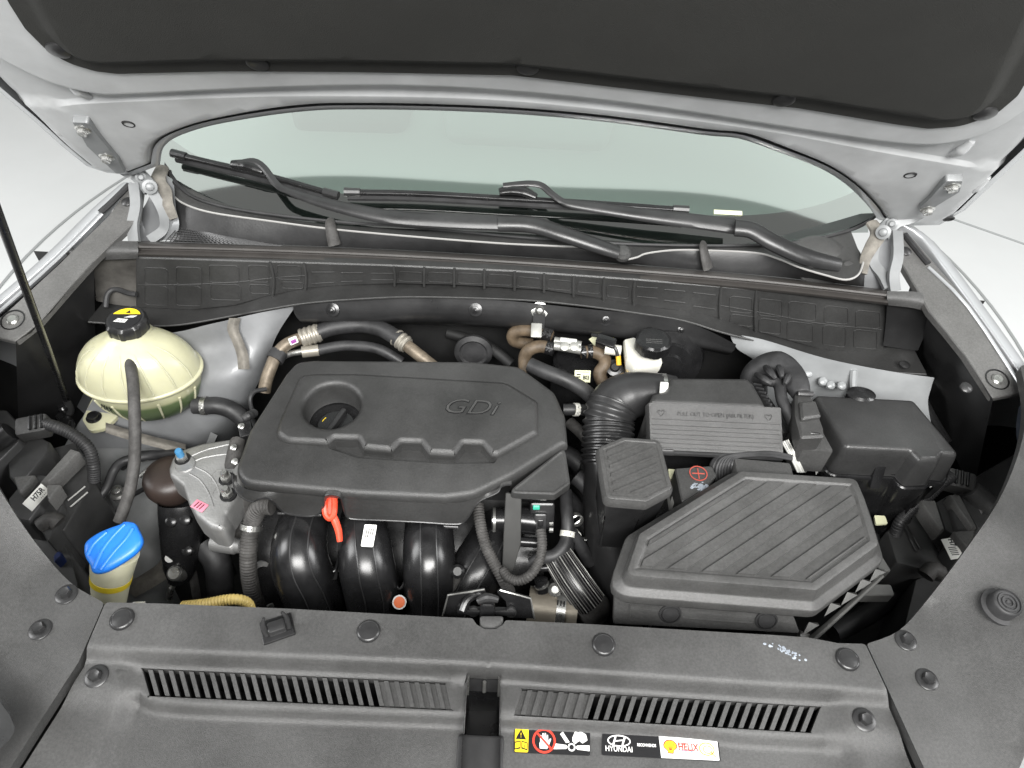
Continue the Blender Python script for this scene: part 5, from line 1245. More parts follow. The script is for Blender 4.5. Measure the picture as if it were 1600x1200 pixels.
MB().tube(PZ([(1172, 612, .93), (1190, 622, .94), (1205, 640, .94), (1222, 680, .93)]), .008, n=10).obj('cable', DARK, bh)
for i in range(6): MB().tube(PZ([(1178+i*4, 600+i*6, .965), (1190+i*3, 602+i*6, .97)]), .002, n=6).obj('tape_ridge', RUB, bh)
# ================================================================== EXPANSION TANK
tk = thing('coolant_tank', 'cream translucent coolant tank half full of green coolant with black cap', 'coolant tank', P(222, 640, .82))
zc0 = .90; e0, e1 = P(125, 581, zc0), P(313, 577, zc0); R = (e1-e0).length/2; C0 = (e0+e1)/2; ax = (e1-e0).normalized()
mn = .72*R; sxr = R/mn
def shell(prof, name, m, n=48): 
    MB().lathe(C0, (0, 0, 1), [(f*mn, h) for f, h in prof], n, ref=ax, sx=sxr, capa=False, capb=False).obj(name, m, tk, smooth=80)
shell([(1.0, .002), (.985, .012), (.94, .026), (.86, .040), (.74, .053), (.6, .062), (.46, .068), (.34, .072), (.30, .075), (.15, .079), (0, .08)], 'upper_shell', TANK)
shell([(.98, .004), (1.035, .003), (1.045, .0), (1.035, -.003), (.98, -.004)], 'seam_flange', TANK)

shell([(.985, -.002), (.975, -.010), (.955, -.018), (.93, -.030), (.87, -.048), (.76, -.066), (.6, -.078), (.35, -.086), (0.001, -.088)], 'lower_shell', LOWT)
bx = V((-ax.y, ax.x, 0))
for th in (-2.75, -2.35, -1.95, -1.57, -1.15, -.75, -.35):
    ln = []
    for f, h in ((.955, -.018), (.93, -.030), (.87, -.048), (.76, -.066)): ln.append(C0+(ax*cos(th)*sxr+bx*sin(th))*mn*f*1.005+V((0, 0, h)))
    MB().tube(ln, [.0022, .002, .0016, .0008], n=8).obj('shell_rib', TANK, tk, smooth=70)
    ln = [C0+(ax*cos(th)*sxr+bx*sin(th))*mn*f+V((0, 0, h)) for f, h in ((.99, .004), (.94, .026), (.74, .053), (.5, .066))]
    MB().tube(ln, [.0016, .0016, .0016, .0008], n=8).obj('shell_rib', TANK, tk, smooth=70)
nc = P(203, 514, .975)
MB().lathe(nc-V((0, 0, .012)), (0, 0, 1), [(.034, -.006), (.030, .004), (.028, .012)], 30, ref=ax).obj('filler_neck', TANK, tk)
b = MB(); n = 72; rows = []
for r, h in ((.0285, 0), (.0295, .002), (.0295, .018), (.027, .022)):
    rows.append([nc+V((cos(2*pi*k/n), sin(2*pi*k/n), 0))*(r+(.0016 if (k//3) % 3 == 0 and r > .029 else 0))+V((0, 0, h)) for k in range(n)])
b.grid(rows, cu=True); b.f.append(tuple(range(3*n, 4*n))); cap = b.obj('cap', PLB, tk)
cf = Fr(nc+V((0, 0, .022)), (1, -.06, 0), (.06, 1, 0))
MB().solid(cf, circ(0, 0, .0235, 40), [(0, 0), (0, .0008)]).obj('cap_disc', BST, tk)
MB().solid(cf, [(.0225*cos(a), .0225*sin(a)) for a in [.55+ (2.3)*i/14 for i in range(15)]], [(0, .0008), (0, .0011)]).obj('cap_yellow_print', YST, tk, smooth=0)
flat(cf, [(-.004, .011), (.004, .011), (0, .018)], BST, tk, 'cap_triangle', .0012, .0002)
flat(cf, [(-.014, -.010), (.004, -.010), (.006, -.002), (-.010, -.002)], WST, tk, 'cap_print', .0009, .0002)
for i in range(4): MB().rib(cf, (-.011+i*.004, -.0085), (-.009+i*.004, -.0035), .0009, .0002, .0012).obj('cap_print', BST, tk, smooth=0)
flat(cf, [(-.002, .001), (.012, .003), (.016, .008), (.006, .006)], WST, tk, 'cap_print', .0009, .0002)
# mounting ears
EF = Fr(P(322, 569, .885), (1, 0, -.1), (0, .6, .8)); c = EF.px(325, 569)
o = ccw(rnd(EF.pl([(300, 556), (322, 553), (338, 560), (342, 572), (332, 582), (308, 585)]), .008, 4))
MB().solid(EF, o, [(0, -.008), (0, -.001), (.0015, 0)], holes=[(ccw(circ(EF.px(322, 561)[0], EF.px(322, 561)[1], .0065, 18)), [(0, 0), (0, -.012)])]).obj('mounting_ear', TANK, tk)
EG = H(.80, at=(-.5, .75))
o = ccw(rnd(EG.pl([(128, 655), (135, 640), (148, 612), (180, 622), (185, 648), (165, 668), (140, 674)]), .014, 4))
MB().solid(EG, o, [(0, -.008), (0, -.001), (.002, 0)]).obj('mounting_ear', TANK, tk)
MB().lathe(EG.w(*EG.px(147, 653), 0), (0, 0, 1), [(.0125, 0), (.0125, .002), (.009, .0025), (.009, .008), (.006, .009), (0, .009)], 22).obj('mounting_bolt', PLG, tk)
fm = Fr(C0+(ax*cos(-2.0)*sxr+bx*sin(-2.0))*mn*.985+V((0, 0, -.020)), ax*1.0+bx*-.55, (0, .35, .9)); text('MAX', fm, 0, 0, .011, BST, tk, 'lettering', .004, .0003)
# small nipple and hoses
MB().tube([P(200, 548, .945), P(203, 556, .952)], .007, n=10).obj('hose_nipple', TANK, tk)
hose('overflow_hose', 'long dusty grey rubber hose hanging from the coolant tank to the washer filler', [(202, 552, .955), (204, 570, .955), (208, 600, .95), (210, 640, .935), (211, 680, .91), (210, 720, .88), (205, 755, .86), (197, 785, .84), (186, 815, .82)], [.0085]*9, RUBG, clamps=[(.03, STEEL)])
hose('coolant_hose', 'short thick black hose with a silver clamp beside the coolant tank', [(303, 633, .84), (320, 634, .84), (340, 634, .84), (362, 641, .83), (380, 655, .82), (395, 672, .81)], .0145, RUB, clamps=[(.2, STEEL)])
# ================================================================== WASHER FILLER
wf = thing('washer_filler', 'translucent washer filler neck with a bright blue flap cap and yellow band', 'washer filler', P(170, 940, .76))
WFm = Fr(P(175, 855, .875), (1, .25, .1), (-.25, 1, .25))
wo_px = [(130, 858), (133, 846), (150, 833), (170, 824), (187, 818), (193, 814), (208, 816), (214, 826), (220, 840), (218, 851), (207, 865), (180, 883), (160, 893), (144, 894), (139, 882), (132, 870)]
wo2 = ccw([(p.x, p.y) for p in cat([V(q) for q in WFm.pl(wo_px)], 4, closed=True)])
MB().solid(WFm, wo2, [(.002, -.012), (0, -.009), (0, -.003), (.0015, -.0005), (.005, .001), (.010, .002)]).obj('cap', BLUE, wf, smooth=60)
for pts in (((147, 889), (160, 862), (178, 838), (196, 820)), ((158, 890), (180, 862), (198, 842), (208, 826)), ((137, 868), (148, 850), (168, 832))):
    MB().tube([WFm.w(*WFm.px(*q), .001) for q in pts], .0032, n=10).obj('cap_ridge', BLUE, wf, smooth=70)
MB().lathe(WFm.w(*WFm.px(162, 864), .0015), WFm.n, [(.0012, 0), (0, .0014)], 8).obj('cap_dot', BST, wf)
MB().tube(PZ([(180, 864, .852), (176, 886, .832), (173, 910, .81), (170, 950, .765)]), [.031, .0285, .0255, .021], n=32).obj('neck', NECK, wf, smooth=70)
ra, rb_ = P(174, 900, .820), P(173, 908, .812)
MB().tube([ra, rb_], [.0272, .0264], n=32).obj('yellow_band', YTAPE, wf, smooth=70)
# ================================================================== ENGINE MOUNT
em = thing('engine_mount', 'cast aluminium engine mount bracket with studs and a pink sticker', 'engine mount', P(320, 780, .78))
EM = H(.868, tx=.05, at=(-.42, .65))
o = ccw(rnd([EM.px(*q)+(.012,) for q in ((262, 732), (268, 715), (283, 701), (317, 691), (370, 683), (384, 690), (380, 760), (368, 778), (352, 802), (347, 828), (327, 823), (306, 806), (294, 787), (284, 758), (264, 742))], .01, 4))
MB().solid(EM, o, [(-.002, -.045), (-.001, -.030), (0, -.008), (.002, -.002), (.006, 0)]).obj('bracket', ALU, em, smooth=50)
for pts in (((300, 712), (322, 703), (350, 696), (372, 692)), ((296, 725), (315, 716), (340, 711), (360, 709)), ((296, 740), (312, 750), (325, 768), (334, 792)), ((306, 730), (325, 740), (338, 756), (346, 780))):
    MB().tube([EM.w(*EM.px(*q), -.0005) for q in pts], .0016, n=6).obj('cast_rib', ALU, em)
MB().lathe(EM.w(*EM.px(290, 726), -.002), EM.n, [(.017, 0), (.014, .004), (.012, .004)], 24).obj('stud_boss', ALU, em)
def stud(px, cap_m, h=.02):
    c = EM.w(*EM.px(*px), 0); MB().lathe(c, EM.n, [(.012, -.001), (.012, .002), (.008, .0025)], 20).obj('stud_washer', PLG, em)
    MB().lathe(c+EM.n*.002, EM.n, [(.0085, 0), (.0085, .008), (.007, .0085)], 6).obj('stud_nut', STEEL, em)
    MB().lathe(c+EM.n*.009, EM.n, [(.0058, 0), (.0058, h-.012), (.0045, h-.010), (0, h-.010)], 14).obj('stud', cap_m, em)
stud((286, 718), CBLUE, .024); stud((355, 749), STEEL, .02); stud((357, 774), STEEL, .02)
for q in ((343, 745), (346, 770)): MB().lathe(EM.w(*EM.px(*q), -.001), EM.n, [(.014, -.004), (.0145, .0012), (.012, .0015), (.011, -.004), (0, -.006)], 24).obj('cast_pocket', ALU, em)
f = Fr(EM.w(*EM.px(312, 791), .0008), EM.w(*EM.px(322, 795))-EM.w(*EM.px(302, 785)), (0, 1, 0)); MB().box(f, -.011, -.007, .011, .007, 0, .0006, .0002).obj('pink_sticker', PINK, em)
for i in range(3): MB().rib(f, (-.006+i*.005, -.005), (-.005+i*.005, .005), .0018, .0002, .0007).obj('sticker_print', BST, em, smooth=0)
MB().lathe(P(267, 752, .80), (.05, 0, 1), [(.036, -.018), (.040, -.006), (.040, .010), (.034, .022), (.02, .026), (0, .026)], 36).obj('rubber_bush', mat('dark_brown_rubber', (.035, .024, .02), .45, bump=.2, bscale=200, var=.3), em, smooth=60)
st2 = thing('mount_strut', 'glossy black engine mount strut standing below the aluminium bracket', 'strut', P(275, 900, .6))
SF = H(.77, at=(-.45, .6))
rg = []
for y, z, xl, xr, dp in ((786, .80, 246, 302, .05), (800, .79, 246, 303, .05), (850, .74, 250, 303, .045), (890, .69, 254, 302, .04), (908, .67, 262, 296, .03)):
    l_, r_ = P(xl, y, z), P(xr, y, z); m_ = (l_+r_)/2+V((0, -.012, .004)); rg.append(cat([l_, m_, r_, r_+V((0, dp, 0)), l_+V((0, dp, 0))], 4, closed=True))
MB().grid(rg, cu=True).obj('post', PLG, st2, smooth=60)
for q, z in (((268, 815), .785), ((290, 812), .785), ((293, 860), .735)): MB().lathe(P(*q, z), (0, -.6, 1), [(.009, -.005), (.009, .004), (.006, .006), (0, .006)], 18).obj('rivet', PLG, st2)
MB().lathe(P(276, 896, .70), (0, -.5, 1), [(.012, -.02), (.012, -.002), (.011, 0), (.012, .003), (.011, .006), (.012, .009), (.009, .012), (0, .012)], 20).obj('threaded_end', STEEL, st2)
MB().lathe(P(265, 872, .725), (CAM-P(265, 872, .725)), [(.007, 0), (.007, .0006), (.0045, .0006), (.004, .0012), (0, .0012)], 20).obj('stamped_mark', GRP, st2)
MB().tube(PZ([(264, 935, .64), (268, 918, .66), (280, 905, .66)]), .005, n=8).obj('bent_rod', STEEL, st2)
MB().tube(PZ([(286, 880, .68), (300, 895, .66), (306, 925, .63), (310, 945, .62)]), .008, n=8, flat=.5).obj('curved_arm', RUBG, st2)
MB().tube(PZ([(218, 745, .735), (240, 728, .74), (270, 718, .74)]), .004, n=8).obj('apron_bar', STEEL, car); MB().tube(PZ([(206, 775, .71), (228, 762, .72), (250, 750, .72)]), .004, n=8).obj('apron_bar', PLG, car)
MB().lathe(P(186, 772, .72), (0, 0, 1), [(.013, -.002), (.013, .002), (.009, .004), (.009, .014), (.006, .016), (0, .016)], 20).obj('apron_bolt', STEEL, car)
# ================================================================== HEADLIGHT HOUSINGS
def boxp(par, q, z, drop, m=HSG, name='housing_step', top=.0, r=.004):
    f = H(z, at=(0, .6)); MB().solid(f, ccw(rnd(f.pl(q), r, 3)), [(.001, -drop), (0, -.003), (.002, 0)]).obj(name, m, par, smooth=40)
hl = thing('headlight_housing', 'stepped black headlight housing at the left, with a white bar code label', 'headlight housing', P(60, 760, .7))
boxp(hl, [(-60, 640), (10, 640), (35, 668), (30, 690), (-40, 760)], .86, .15, HSG)
boxp(hl, [(10, 720), (55, 678), (78, 690), (75, 705), (30, 760), (14, 745)], .845, .12)
boxp(hl, [(30, 742), (80, 700), (118, 690), (146, 752), (100, 830), (60, 830)], .80, .14)
boxp(hl, [(12, 780), (45, 740), (75, 742), (78, 770), (45, 815), (20, 810)], .835, .12)
boxp(hl, [(55, 810), (78, 765), (92, 770), (98, 790), (75, 850)], .82, .12)
boxp(hl, [(40, 830), (90, 830), (112, 870), (125, 920), (60, 900)], .78, .12, HSG)
for a, c in (((106, 782), (133, 760)), ((110, 792), (137, 769))): MB().tube([P(*a, .803), P(*c, .803)], .0013, n=6).obj('housing_line', GRP, hl)
for a, c in (((66, 750), (120, 705)), ((70, 757), (126, 711))): MB().tube([P(*a, .803), P(*c, .803)], .0018, n=6).obj('housing_rib', PLB, hl)
MB().tube(PZ([(64, 822, .82), (80, 812, .825), (92, 818, .82)]), .012, n=14).obj('adjuster', RUBG, hl)
f = Fr(P(57, 777, .845), P(68, 763, .845)-P(46, 787, .845), (0, 1, .5)); MB().box(f, -.019, -.009, .019, .009, 0, .0006, .0002).obj('white_label', WHITE, hl); text('H75R', f, .004, .002, .0115, BST, hl, 'lettering', .0008, offset=.0003, squash=.8)
for i in range(4): MB().rib(f, (.003+i*.003, -.006), (.004+i*.003, -.0055), .0012, .0002, .0007).obj('label_print', BST, hl, smooth=0)
f = Fr(P(50, 664, .875), (1, .35, 0), (-.35, 1, .3)); MB().box(f, -.022, -.016, .022, .014, -.02, .006, .003).obj('plug', PLR, hl); MB().tube([f.w(-.03, -.004, 0), f.w(-.065, -.02, -.01)], [.016, .02], n=20).obj('plug_collar', PLB, hl)
for k in range(3): MB().box(f, -.002+k*.008, -.012, .002+k*.008, .012, .006, .010, .001).obj('plug_rib', PLG, hl)
for q in (((19, 744), (55, 741), (30, 772)), ((110, 700), (125, 705), (75, 754), (60, 755)), ((72, 756), (95, 756), (74, 784))): boxp(hl, q, .852, .03, PLS, 'lit_step_top', r=.002)  # paler plates paint the light on the upward faces of the steps
hose('headlight_cable', 'ribbed black cable running from the left headlight plug down the bay side', [(70, 662, .875), (90, 668, .875), (115, 680, .865), (138, 700, .85), (146, 725, .83), (147, 752, .80)], .0095, RUB, cor=(.004, .0010), cat_='cable')
hose('apron_cable', 'black taped cable arching from the left headlight towards the engine mount', [(133, 815, .74), (142, 790, .75), (165, 765, .76), (178, 735, .77), (195, 720, .78), (240, 712, .78), (285, 708, .80)], .0075, RUB, cat_='cable')
boxp(car, [(82, 868), (92, 858), (98, 866), (84, 880)], .80, .02, mat('dark_blue_plastic', (.01, .02, .08), .4), 'blue_tab')
hr = thing('headlight_housing', 'stepped black headlight housing at the right, below the fuse box', 'headlight housing', P(1470, 850, .7))
boxp(hr, [(1500, 760), (1540, 735), (1600, 700), (1600, 800), (1530, 830), (1505, 790)], .86, .15, HSG)
boxp(hr, [(1482, 775), (1500, 768), (1530, 815), (1520, 850), (1500, 850)], .85, .12)
boxp(hr, [(1430, 782), (1450, 778), (1480, 830), (1500, 870), (1480, 900), (1400, 880), (1385, 830)], .80, .14)
boxp(hr, [(1462, 785), (1484, 772), (1512, 820), (1492, 838), (1476, 828)], .84, .12)
boxp(hr, [(1480, 850), (1496, 828), (1530, 830), (1514, 862), (1500, 880)], .835, .12)
boxp(hr, [(1430, 905), (1470, 890), (1520, 900), (1480, 960), (1410, 985)], .78, .12, HSG)
for a, c in (((1413, 825), (1432, 862)), ((1418, 822), (1438, 858)), ((1452, 832), (1472, 868))): MB().tube([P(*a, .803), P(*c, .803)], .0016, n=6).obj('housing_line', PLB, hr)
MB().tube(PZ([(1436, 782, .808), (1458, 810, .81), (1476, 838, .81)]), .0035, n=8).obj('housing_rib', PLB, hr)
MB().tube(PZ([(1446, 900, .82), (1456, 890, .825), (1470, 896, .82)]), .012, n=14).obj('adjuster', RUBG, hr)
f = Fr(P(1488, 857, .845), P(1495, 869, .845)-P(1482, 843, .845), (0, 1, .5)); f = Fr(f.o, f.u, (.8, .5, .3)); MB().box(f, -.017, -.009, .017, .009, 0, .0006, .0002).obj('white_label', WHITE, hr); text('H7', f, -.009, .003, .010, BST, hr, 'lettering', .0008, offset=.0003)
for i in range(5): MB().rib(f, (-.002+i*.003, -.005), (-.001+i*.003, .005), .0014, .0002, .0007).obj('label_print', BST, hr, smooth=0)
f = Fr(P(1502, 750, .875), (1, -.3, 0), (.3, 1, .3)); MB().box(f, -.020, -.016, .020, .014, -.02, .006, .003).obj('plug', PLR, hr); MB().tube([f.w(.015, -.012, 0), f.w(.05, -.03, -.01)], [.015, .02], n=20).obj('plug_collar', PLR, hr)
for k in range(3): MB().box(f, -.012+k*.008, -.012, -.008+k*.008, .012, .006, .010, .001).obj('plug_rib', PLG, hr)
for q in (((1482, 772), (1500, 772), (1528, 825), (1519, 825)), ((1437, 781), (1462, 781), (1477, 827), (1470, 829)), ((1490, 829), (1526, 828), (1514, 861)), ((1510, 763), (1547, 762), (1536, 806))): boxp(hr, q, .862, .03, PLS, 'lit_step_top', r=.002)  # added pale plates: lit step tops put into the colour
hose('headlight_cable', 'ribbed black cable running from the right headlight plug down beside the fuse box', [(1488, 744, .88), (1470, 755, .875), (1450, 775, .86), (1425, 795, .84), (1405, 818, .82), (1398, 840, .79)], .0095, RUB, cor=(.004, .0010), cat_='cable')
# ================================================================== PROP ROD
pr = thing('prop_rod', 'thin black prop rod leaning up to the left edge from the left bay side', 'prop rod', P(105, 655, .80))
a0 = P(104, 625, .82); a1 = P(-12, 310, 1.38)
MB().tube([a1, a0], .0048, n=12).obj('rod', PLG, pr); MB().tube([a0, P(110, 640, .80), P(104, 652, .79)], .0065, n=10).obj('pivot_end', PLB, pr)
boxp(pr, [(84, 650), (96, 640), (112, 650), (108, 664), (92, 668)], .80, .02, PLG, 'pivot_bracket')
MB().lathe(P(99, 640, .805), (0, 0, 1), [(.008, 0), (.008, .006), (.005, .009), (0, .009)], 14).obj('pivot_nut', PLG, pr)
# ================================================================== REAR HOSES AND PIPES
GOLD = mat('oxidised_pipe_metal', (.17, .14, .105), .5, metal=.4, var=.3, vscale=80, bump=.2)
acp = thing('refrigerant_pipe', 'thick refrigerant pipe with silver fittings at the rear left of the engine cover', 'pipe', P(415, 600, .85))
MB().tube(PZ([(413, 612, .86), (416, 595, .875), (423, 575, .89), (432, 555, .90), (448, 538, .91), (475, 527, .915)]), .0105, n=14).obj('metal_pipe', GOLD, acp)
MB().tube(PZ([(470, 529, .915), (500, 519, .92)]), .0165, n=16, cor=(.008, .0015)).obj('crimp_fitting', mat('dull_crimp', (.30, .28, .24), .45, metal=.5), acp)
MB().tube(PZ([(494, 521, .92), (520, 512, .925), (560, 508, .925), (595, 514, .925), (625, 531, .92)]), .0135, n=16).obj('rubber_section', RUB, acp)
MB().tube(PZ([(618, 526, .92), (636, 540, .915)]), .0155, n=16, cor=(.007, .0018)).obj('crimp_fitting', MATS['dull_crimp'], acp)
MB().tube(PZ([(632, 537, .915), (655, 555, .905), (680, 575, .89)]), .0105, n=14).obj('metal_pipe', GOLD, acp)
MB().tube(PZ([(429, 563, .895), (437, 550, .90)]), .0145, n=16).obj('rubber_ring', RUB, acp)
q = P(458, 532, .93); f = Fr(q, P(470, 527, .93)-P(446, 537, .93), (0, .6, .8)); MB().box(f, -.007, -.006, .007, .006, 0, .003, .001).obj('pipe_label', WHITE, acp); MB().box(f, -.005, -.004, .004, .002, .003, .0034, .0001).obj('purple_print', mat('purple_print', (.25, .05, .25), .5), acp)
t = thing('thin_refrigerant_pipe', 'thinner black pipe with a silver fitting just below the thick refrigerant pipe', 'pipe', P(445, 555, .88))
MB().tube(PZ([(438, 560, .885), (452, 553, .895), (474, 549, .90)]), .0055, n=12).obj('metal_pipe', STEEL, t)
MB().tube(PZ([(472, 550, .90), (498, 547, .90)]), .0100, n=14).obj('crimp_fitting', MATS['dull_crimp'], t)
MB().tube(PZ([(496, 547, .90), (540, 540, .90), (590, 545, .90), (628, 566, .885)]), .009, n=12).obj('rubber_section', RUB, t)
hose('thin_ring_hose', 'thin black looped cable at the left rear edge of the engine cover', [(416, 608, .88), (398, 612, .885), (391, 625, .88), (395, 645, .86)], .0035, RUB, cat_='cable')
for pth, lb_ in (([(862, 525, .94), (840, 518, .94), (815, 516, .935), (802, 522, .925), (805, 533, .91), (830, 538, .90)], 'upper brown heater hose with a tight bend, below the firewall nut'),
                 ([(862, 545, .93), (845, 541, .93), (828, 546, .925), (820, 558, .91), (820, 580, .89)], 'lower brown heater hose bending down behind the engine cover'),
                 ([(908, 551, .93), (928, 550, .93), (943, 558, .925), (945, 570, .92), (937, 582, .91), (940, 594, .90), (948, 606, .89)], 'brown S-shaped heater hose beside the brake fluid reservoir')):
    hose('heater_hose', lb_, pth, .0108, RUBB, clamps=[(.04, PLG), (.12, PLG)], group=None)
vb = thing('heater_valve', 'pale metal heater valve joining the brown hoses', 'valve', P(890, 545, .92))
for dy in (0, 7): MB().tube(PZ([(866, 533+dy, .94), (885, 536+dy, .94), (908, 540+dy, .94)]), .0075, n=14).obj('valve_tube', STD, vb)
for dx in (0, 15): MB().lathe(P(882+dx, 542, .945), (0, -.6, 1), [(.0075, -.004), (.0075, .004), (.005, .005), (0, .005)], 18).obj('valve_cap', STD, vb)
MB().box(Fr(P(888, 533, .945), (1, -.1, 0), (0, .7, .7)), -.014, -.004, .014, .005, -.002, .004, .001).obj('valve_plate', STD, vb)
b = MB().box(Fr(P(838, 518, .955), (1, 0, 0), (0, .8, .5)), -.009, -.010, .009, .014, -.003, .002, .001); b.obj('pipe_bracket', STD, car); MB().box(Fr(P(842, 502, .965), (1, 0, 0), (0, .3, .9)), -.010, -.014, .010, .014, -.003, .0, .001).obj('pipe_bracket', PLB, car)
hose('vacuum_hose', 'thick black hose slanting from the engine cover to the intake hose', [(828, 570, .92), (850, 580, .92), (885, 594, .915), (915, 612, .90), (935, 632, .88)], .0125, RUB)
hose('breather_hose', 'short black hose with a white clip right of the engine cover', [(880, 640, .89), (900, 640, .89), (930, 642, .88)], .0095, RUB, clamps=[(.5, WHP)])
cb = thing('valve_canister', 'black canister with a pale B03 label behind the engine cover', 'canister', P(900, 600, .85))
MB().lathe(P(905, 592, .83), (0, 0, 1), [(.05, -.2), (.05, .045), (.045, .052), (0, .054)], 32).obj('body', PLG, cb)
f = Fr(P(910, 588, .915), (1, .04, 0), (0, .55, .85)); MB().box(f, -.013, -.010, .013, .010, 0, .0008, .0002).obj('label', PALE, cb); text('B03', f, .006, -.002, .0095, BST, cb, 'lettering', .001, offset=.0003, squash=.7)
for i in range(3): MB().rib(f, (-.010, -.005+i*.004), (-.003, -.005+i*.004), .002, .0002, .0009).obj('label_print', BST, cb, smooth=0)
MB().rib(f, (-.011, .0075), (.011, .0075), .0012, .0002, .0009).obj('label_print', BST, cb, smooth=0)
bf = thing('brake_reservoir', 'white brake fluid reservoir with amber fluid and large black screw cap', 'reservoir', P(1000, 590, .88))
RF = H(.955, at=(.2, .85))
MB().solid(RF, ccw(rnd(RF.pl([(974, 530), (990, 526), (1010, 535), (1034, 556), (1036, 566), (992, 572), (979, 560)]), .005, 4)), [(.004, -.030), (.001, -.018), (0, -.004), (.002, 0)]).obj('tank', WHP, bf, smooth=50)
MB().solid(RF, off(ccw(rnd(RF.pl([(978, 545), (1018, 550), (1018, 566), (984, 568)]), .005, 4)), 0), [(.008, -.052), (.003, -.045), (0, -.024)]).obj('fluid_chamber', AMB, bf, smooth=50)
MB().tube([P(970, 548, .945), P(945, 545, .945)], .009, n=14).obj('inlet', WHP, bf)
n = 64; c = P(1018, 543, .962); rows = []
for r, h in ((.026, 0), (.0275, .001), (.0275, .018), (.024, .021)): rows.append([c+V((cos(2*pi*k/n), sin(2*pi*k/n), 0))*(r+(.0012 if k % 8 < 4 and r > .027 else 0))+V((0, 0, h)) for k in range(n)])
b = MB().grid(rows, cu=True); b.f.append(tuple(range(3*n, 4*n))); b.obj('cap', PLG, bf)
cf = Fr(c+V((0, 0, .021)), (1, 0, 0), (0, 1, 0)); 
for i in range(3): MB().rib(cf, (-.012+i, -.004-i*.004) if False else (-.013, -.003-i*.004), (.013, -.003-i*.004), .001, .0003, .0).obj('cap_print', PLR, bf, smooth=0)
sw = thing('brake_sensor', 'small black plug and wires with a yellow sleeve left of the brake reservoir', 'sensor', P(950, 540, .93))
MB().box(Fr(P(947, 534, .955), (1, -.4, 0), (.4, 1, .4)), -.016, -.009, .016, .009, -.01, .006, .002).obj('plug', PLG, sw)
MB().tube(PZ([(925, 523, .95), (940, 527, .955), (955, 538, .955), (963, 548, .95), (967, 568, .93)]), .003, n=8).obj('wire', PLB, sw); MB().tube(PZ([(966, 556, .942), (967, 570, .93)]), .0042, n=8).obj('yellow_sleeve', mat('orange_sleeve', (.75, .42, .03), .4), sw)
MB().patch([PZ([(920, 530, .93), (935, 522, .94), (950, 530, .94)]), PZ([(930, 542, .92), (945, 540, .93), (960, 545, .93)])], 4).obj('bracket', PALE, sw)
MB().lathe(P(960, 575, .92), (0, -.6, 1), [(.014, -.01), (.014, .002), (.008, .003), (.006, .008), (0, .008)], 18).obj('nut', PLG, sw); MB().tube(PZ([(955, 590, .90), (965, 578, .915), (985, 585, .90)]), .008, n=10, flat=.4).obj('bracket_arm', PLR, sw)
# ================================================================== FRONT HOSES, PURGE VALVE, LATCH
hose('wiring_conduit', 'fat ribbed dark conduit dropping from the left end of the engine cover', [(425, 790, .875), (408, 792, .87), (396, 810, .85), (390, 840, .83), (388, 880, .80), (393, 920, .76), (405, 955, .72)], [.014, .0135, .013, .0125, .0125, .0125, .0125], RUBG, cor=(.0045, .0010), clamps=[(.42, STEEL)])
hose('ribbed_conduit', 'long ribbed grey conduit curving down right of the manifold', [(747, 788, .875), (750, 815, .87), (758, 850, .86), (772, 880, .845), (786, 905, .83), (797, 925, .80)], .0085, RUBG, cor=(.004, .0009), cat_='conduit')
hose('ribbed_conduit', 'short ribbed grey conduit looping from the connector back to the long conduit', [(845, 828, .885), (847, 850, .88), (843, 875, .87), (830, 897, .86), (812, 907, .85), (795, 903, .845), (785, 890, .845)], .0072, RUBG, cor=(.004, .0008), cat_='conduit')
hose('yellow_conduit', 'ribbed yellow conduit just behind the front cover at left', [(285, 948, .80), (320, 944, .81), (350, 938, .815), (372, 937, .815), (388, 944, .80), (392, 960, .78)], .0078, YEL, cor=(.0042, .001), cat_='conduit')
MB().tube(PZ([(208, 945, .81), (226, 944, .81)]), .004, n=8).obj('pale_connector', WHP, label='small pale plastic tip behind the front cover near the washer filler', cat_='connector')
pv = thing('purge_valve', 'black solenoid valve on a dark bracket with a teal-tipped connector below the engine cover', 'valve', P(805, 900, .80))
VB = Fr(P(803, 830, .87), (1, 0, -.05), (0, .62, .78))
MB().solid(VB, ccw(rnd(VB.pl([(790, 769), (815, 776), (814, 850), (803, 890), (797, 897), (784, 900), (787, 833)]), .003, 3)), [(0, -.004), (0, -.001), (.001, 0)]).obj('bracket', mat('dark_sheet_metal', (.07, .07, .068), .35, metal=.4, rvar=.1, var=.1), pv)
MB().tube([P(768, 812, .868), P(792, 812, .868)], .0165, n=22).obj('valve_end', PLG, pv); MB().tube([P(812, 812, .865), P(838, 815, .865)], .0195, n=22).obj('valve_body', PLG, pv)
MB().tube([P(770, 812, .868), P(774, 812, .868)], .0178, n=22).obj('metal_rim', STEEL, pv)
MB().tube([P(795, 772, .885), P(848, 780, .885)], .0055, n=12).obj('upper_rod', PLG, pv); MB().tube([P(845, 779, .886), P(854, 781, .886)], .006, n=8).obj('rod_nut', STEEL, pv)
MB().tube([P(812, 846, .85), P(840, 848, .85)], .0075, n=12).obj('lower_rod', PLG, pv)
f = Fr(P(847, 803, .88), (1, .05, 0), (0, .62, .78)); MB().box(f, -.018, -.022, .018, .018, -.02, .004, .003).obj('coil', PLG, pv); MB().box(f, -.012, -.022, .006, .004, .004, .012, .002).obj('connector', PLB, pv); MB().box(f, -.014, .008, -.004, .015, .004, .007, .001).obj('teal_tip', TEAL, pv)
MB().box(f, -.007, -.014, .001, -.004, .012, .015, .001).obj('connector_lock', PLG, pv)
for y in (818, 828): MB().tube([P(858, y, .87), P(864, y, .87)], .004, n=8).obj('valve_screw', STEEL, pv)
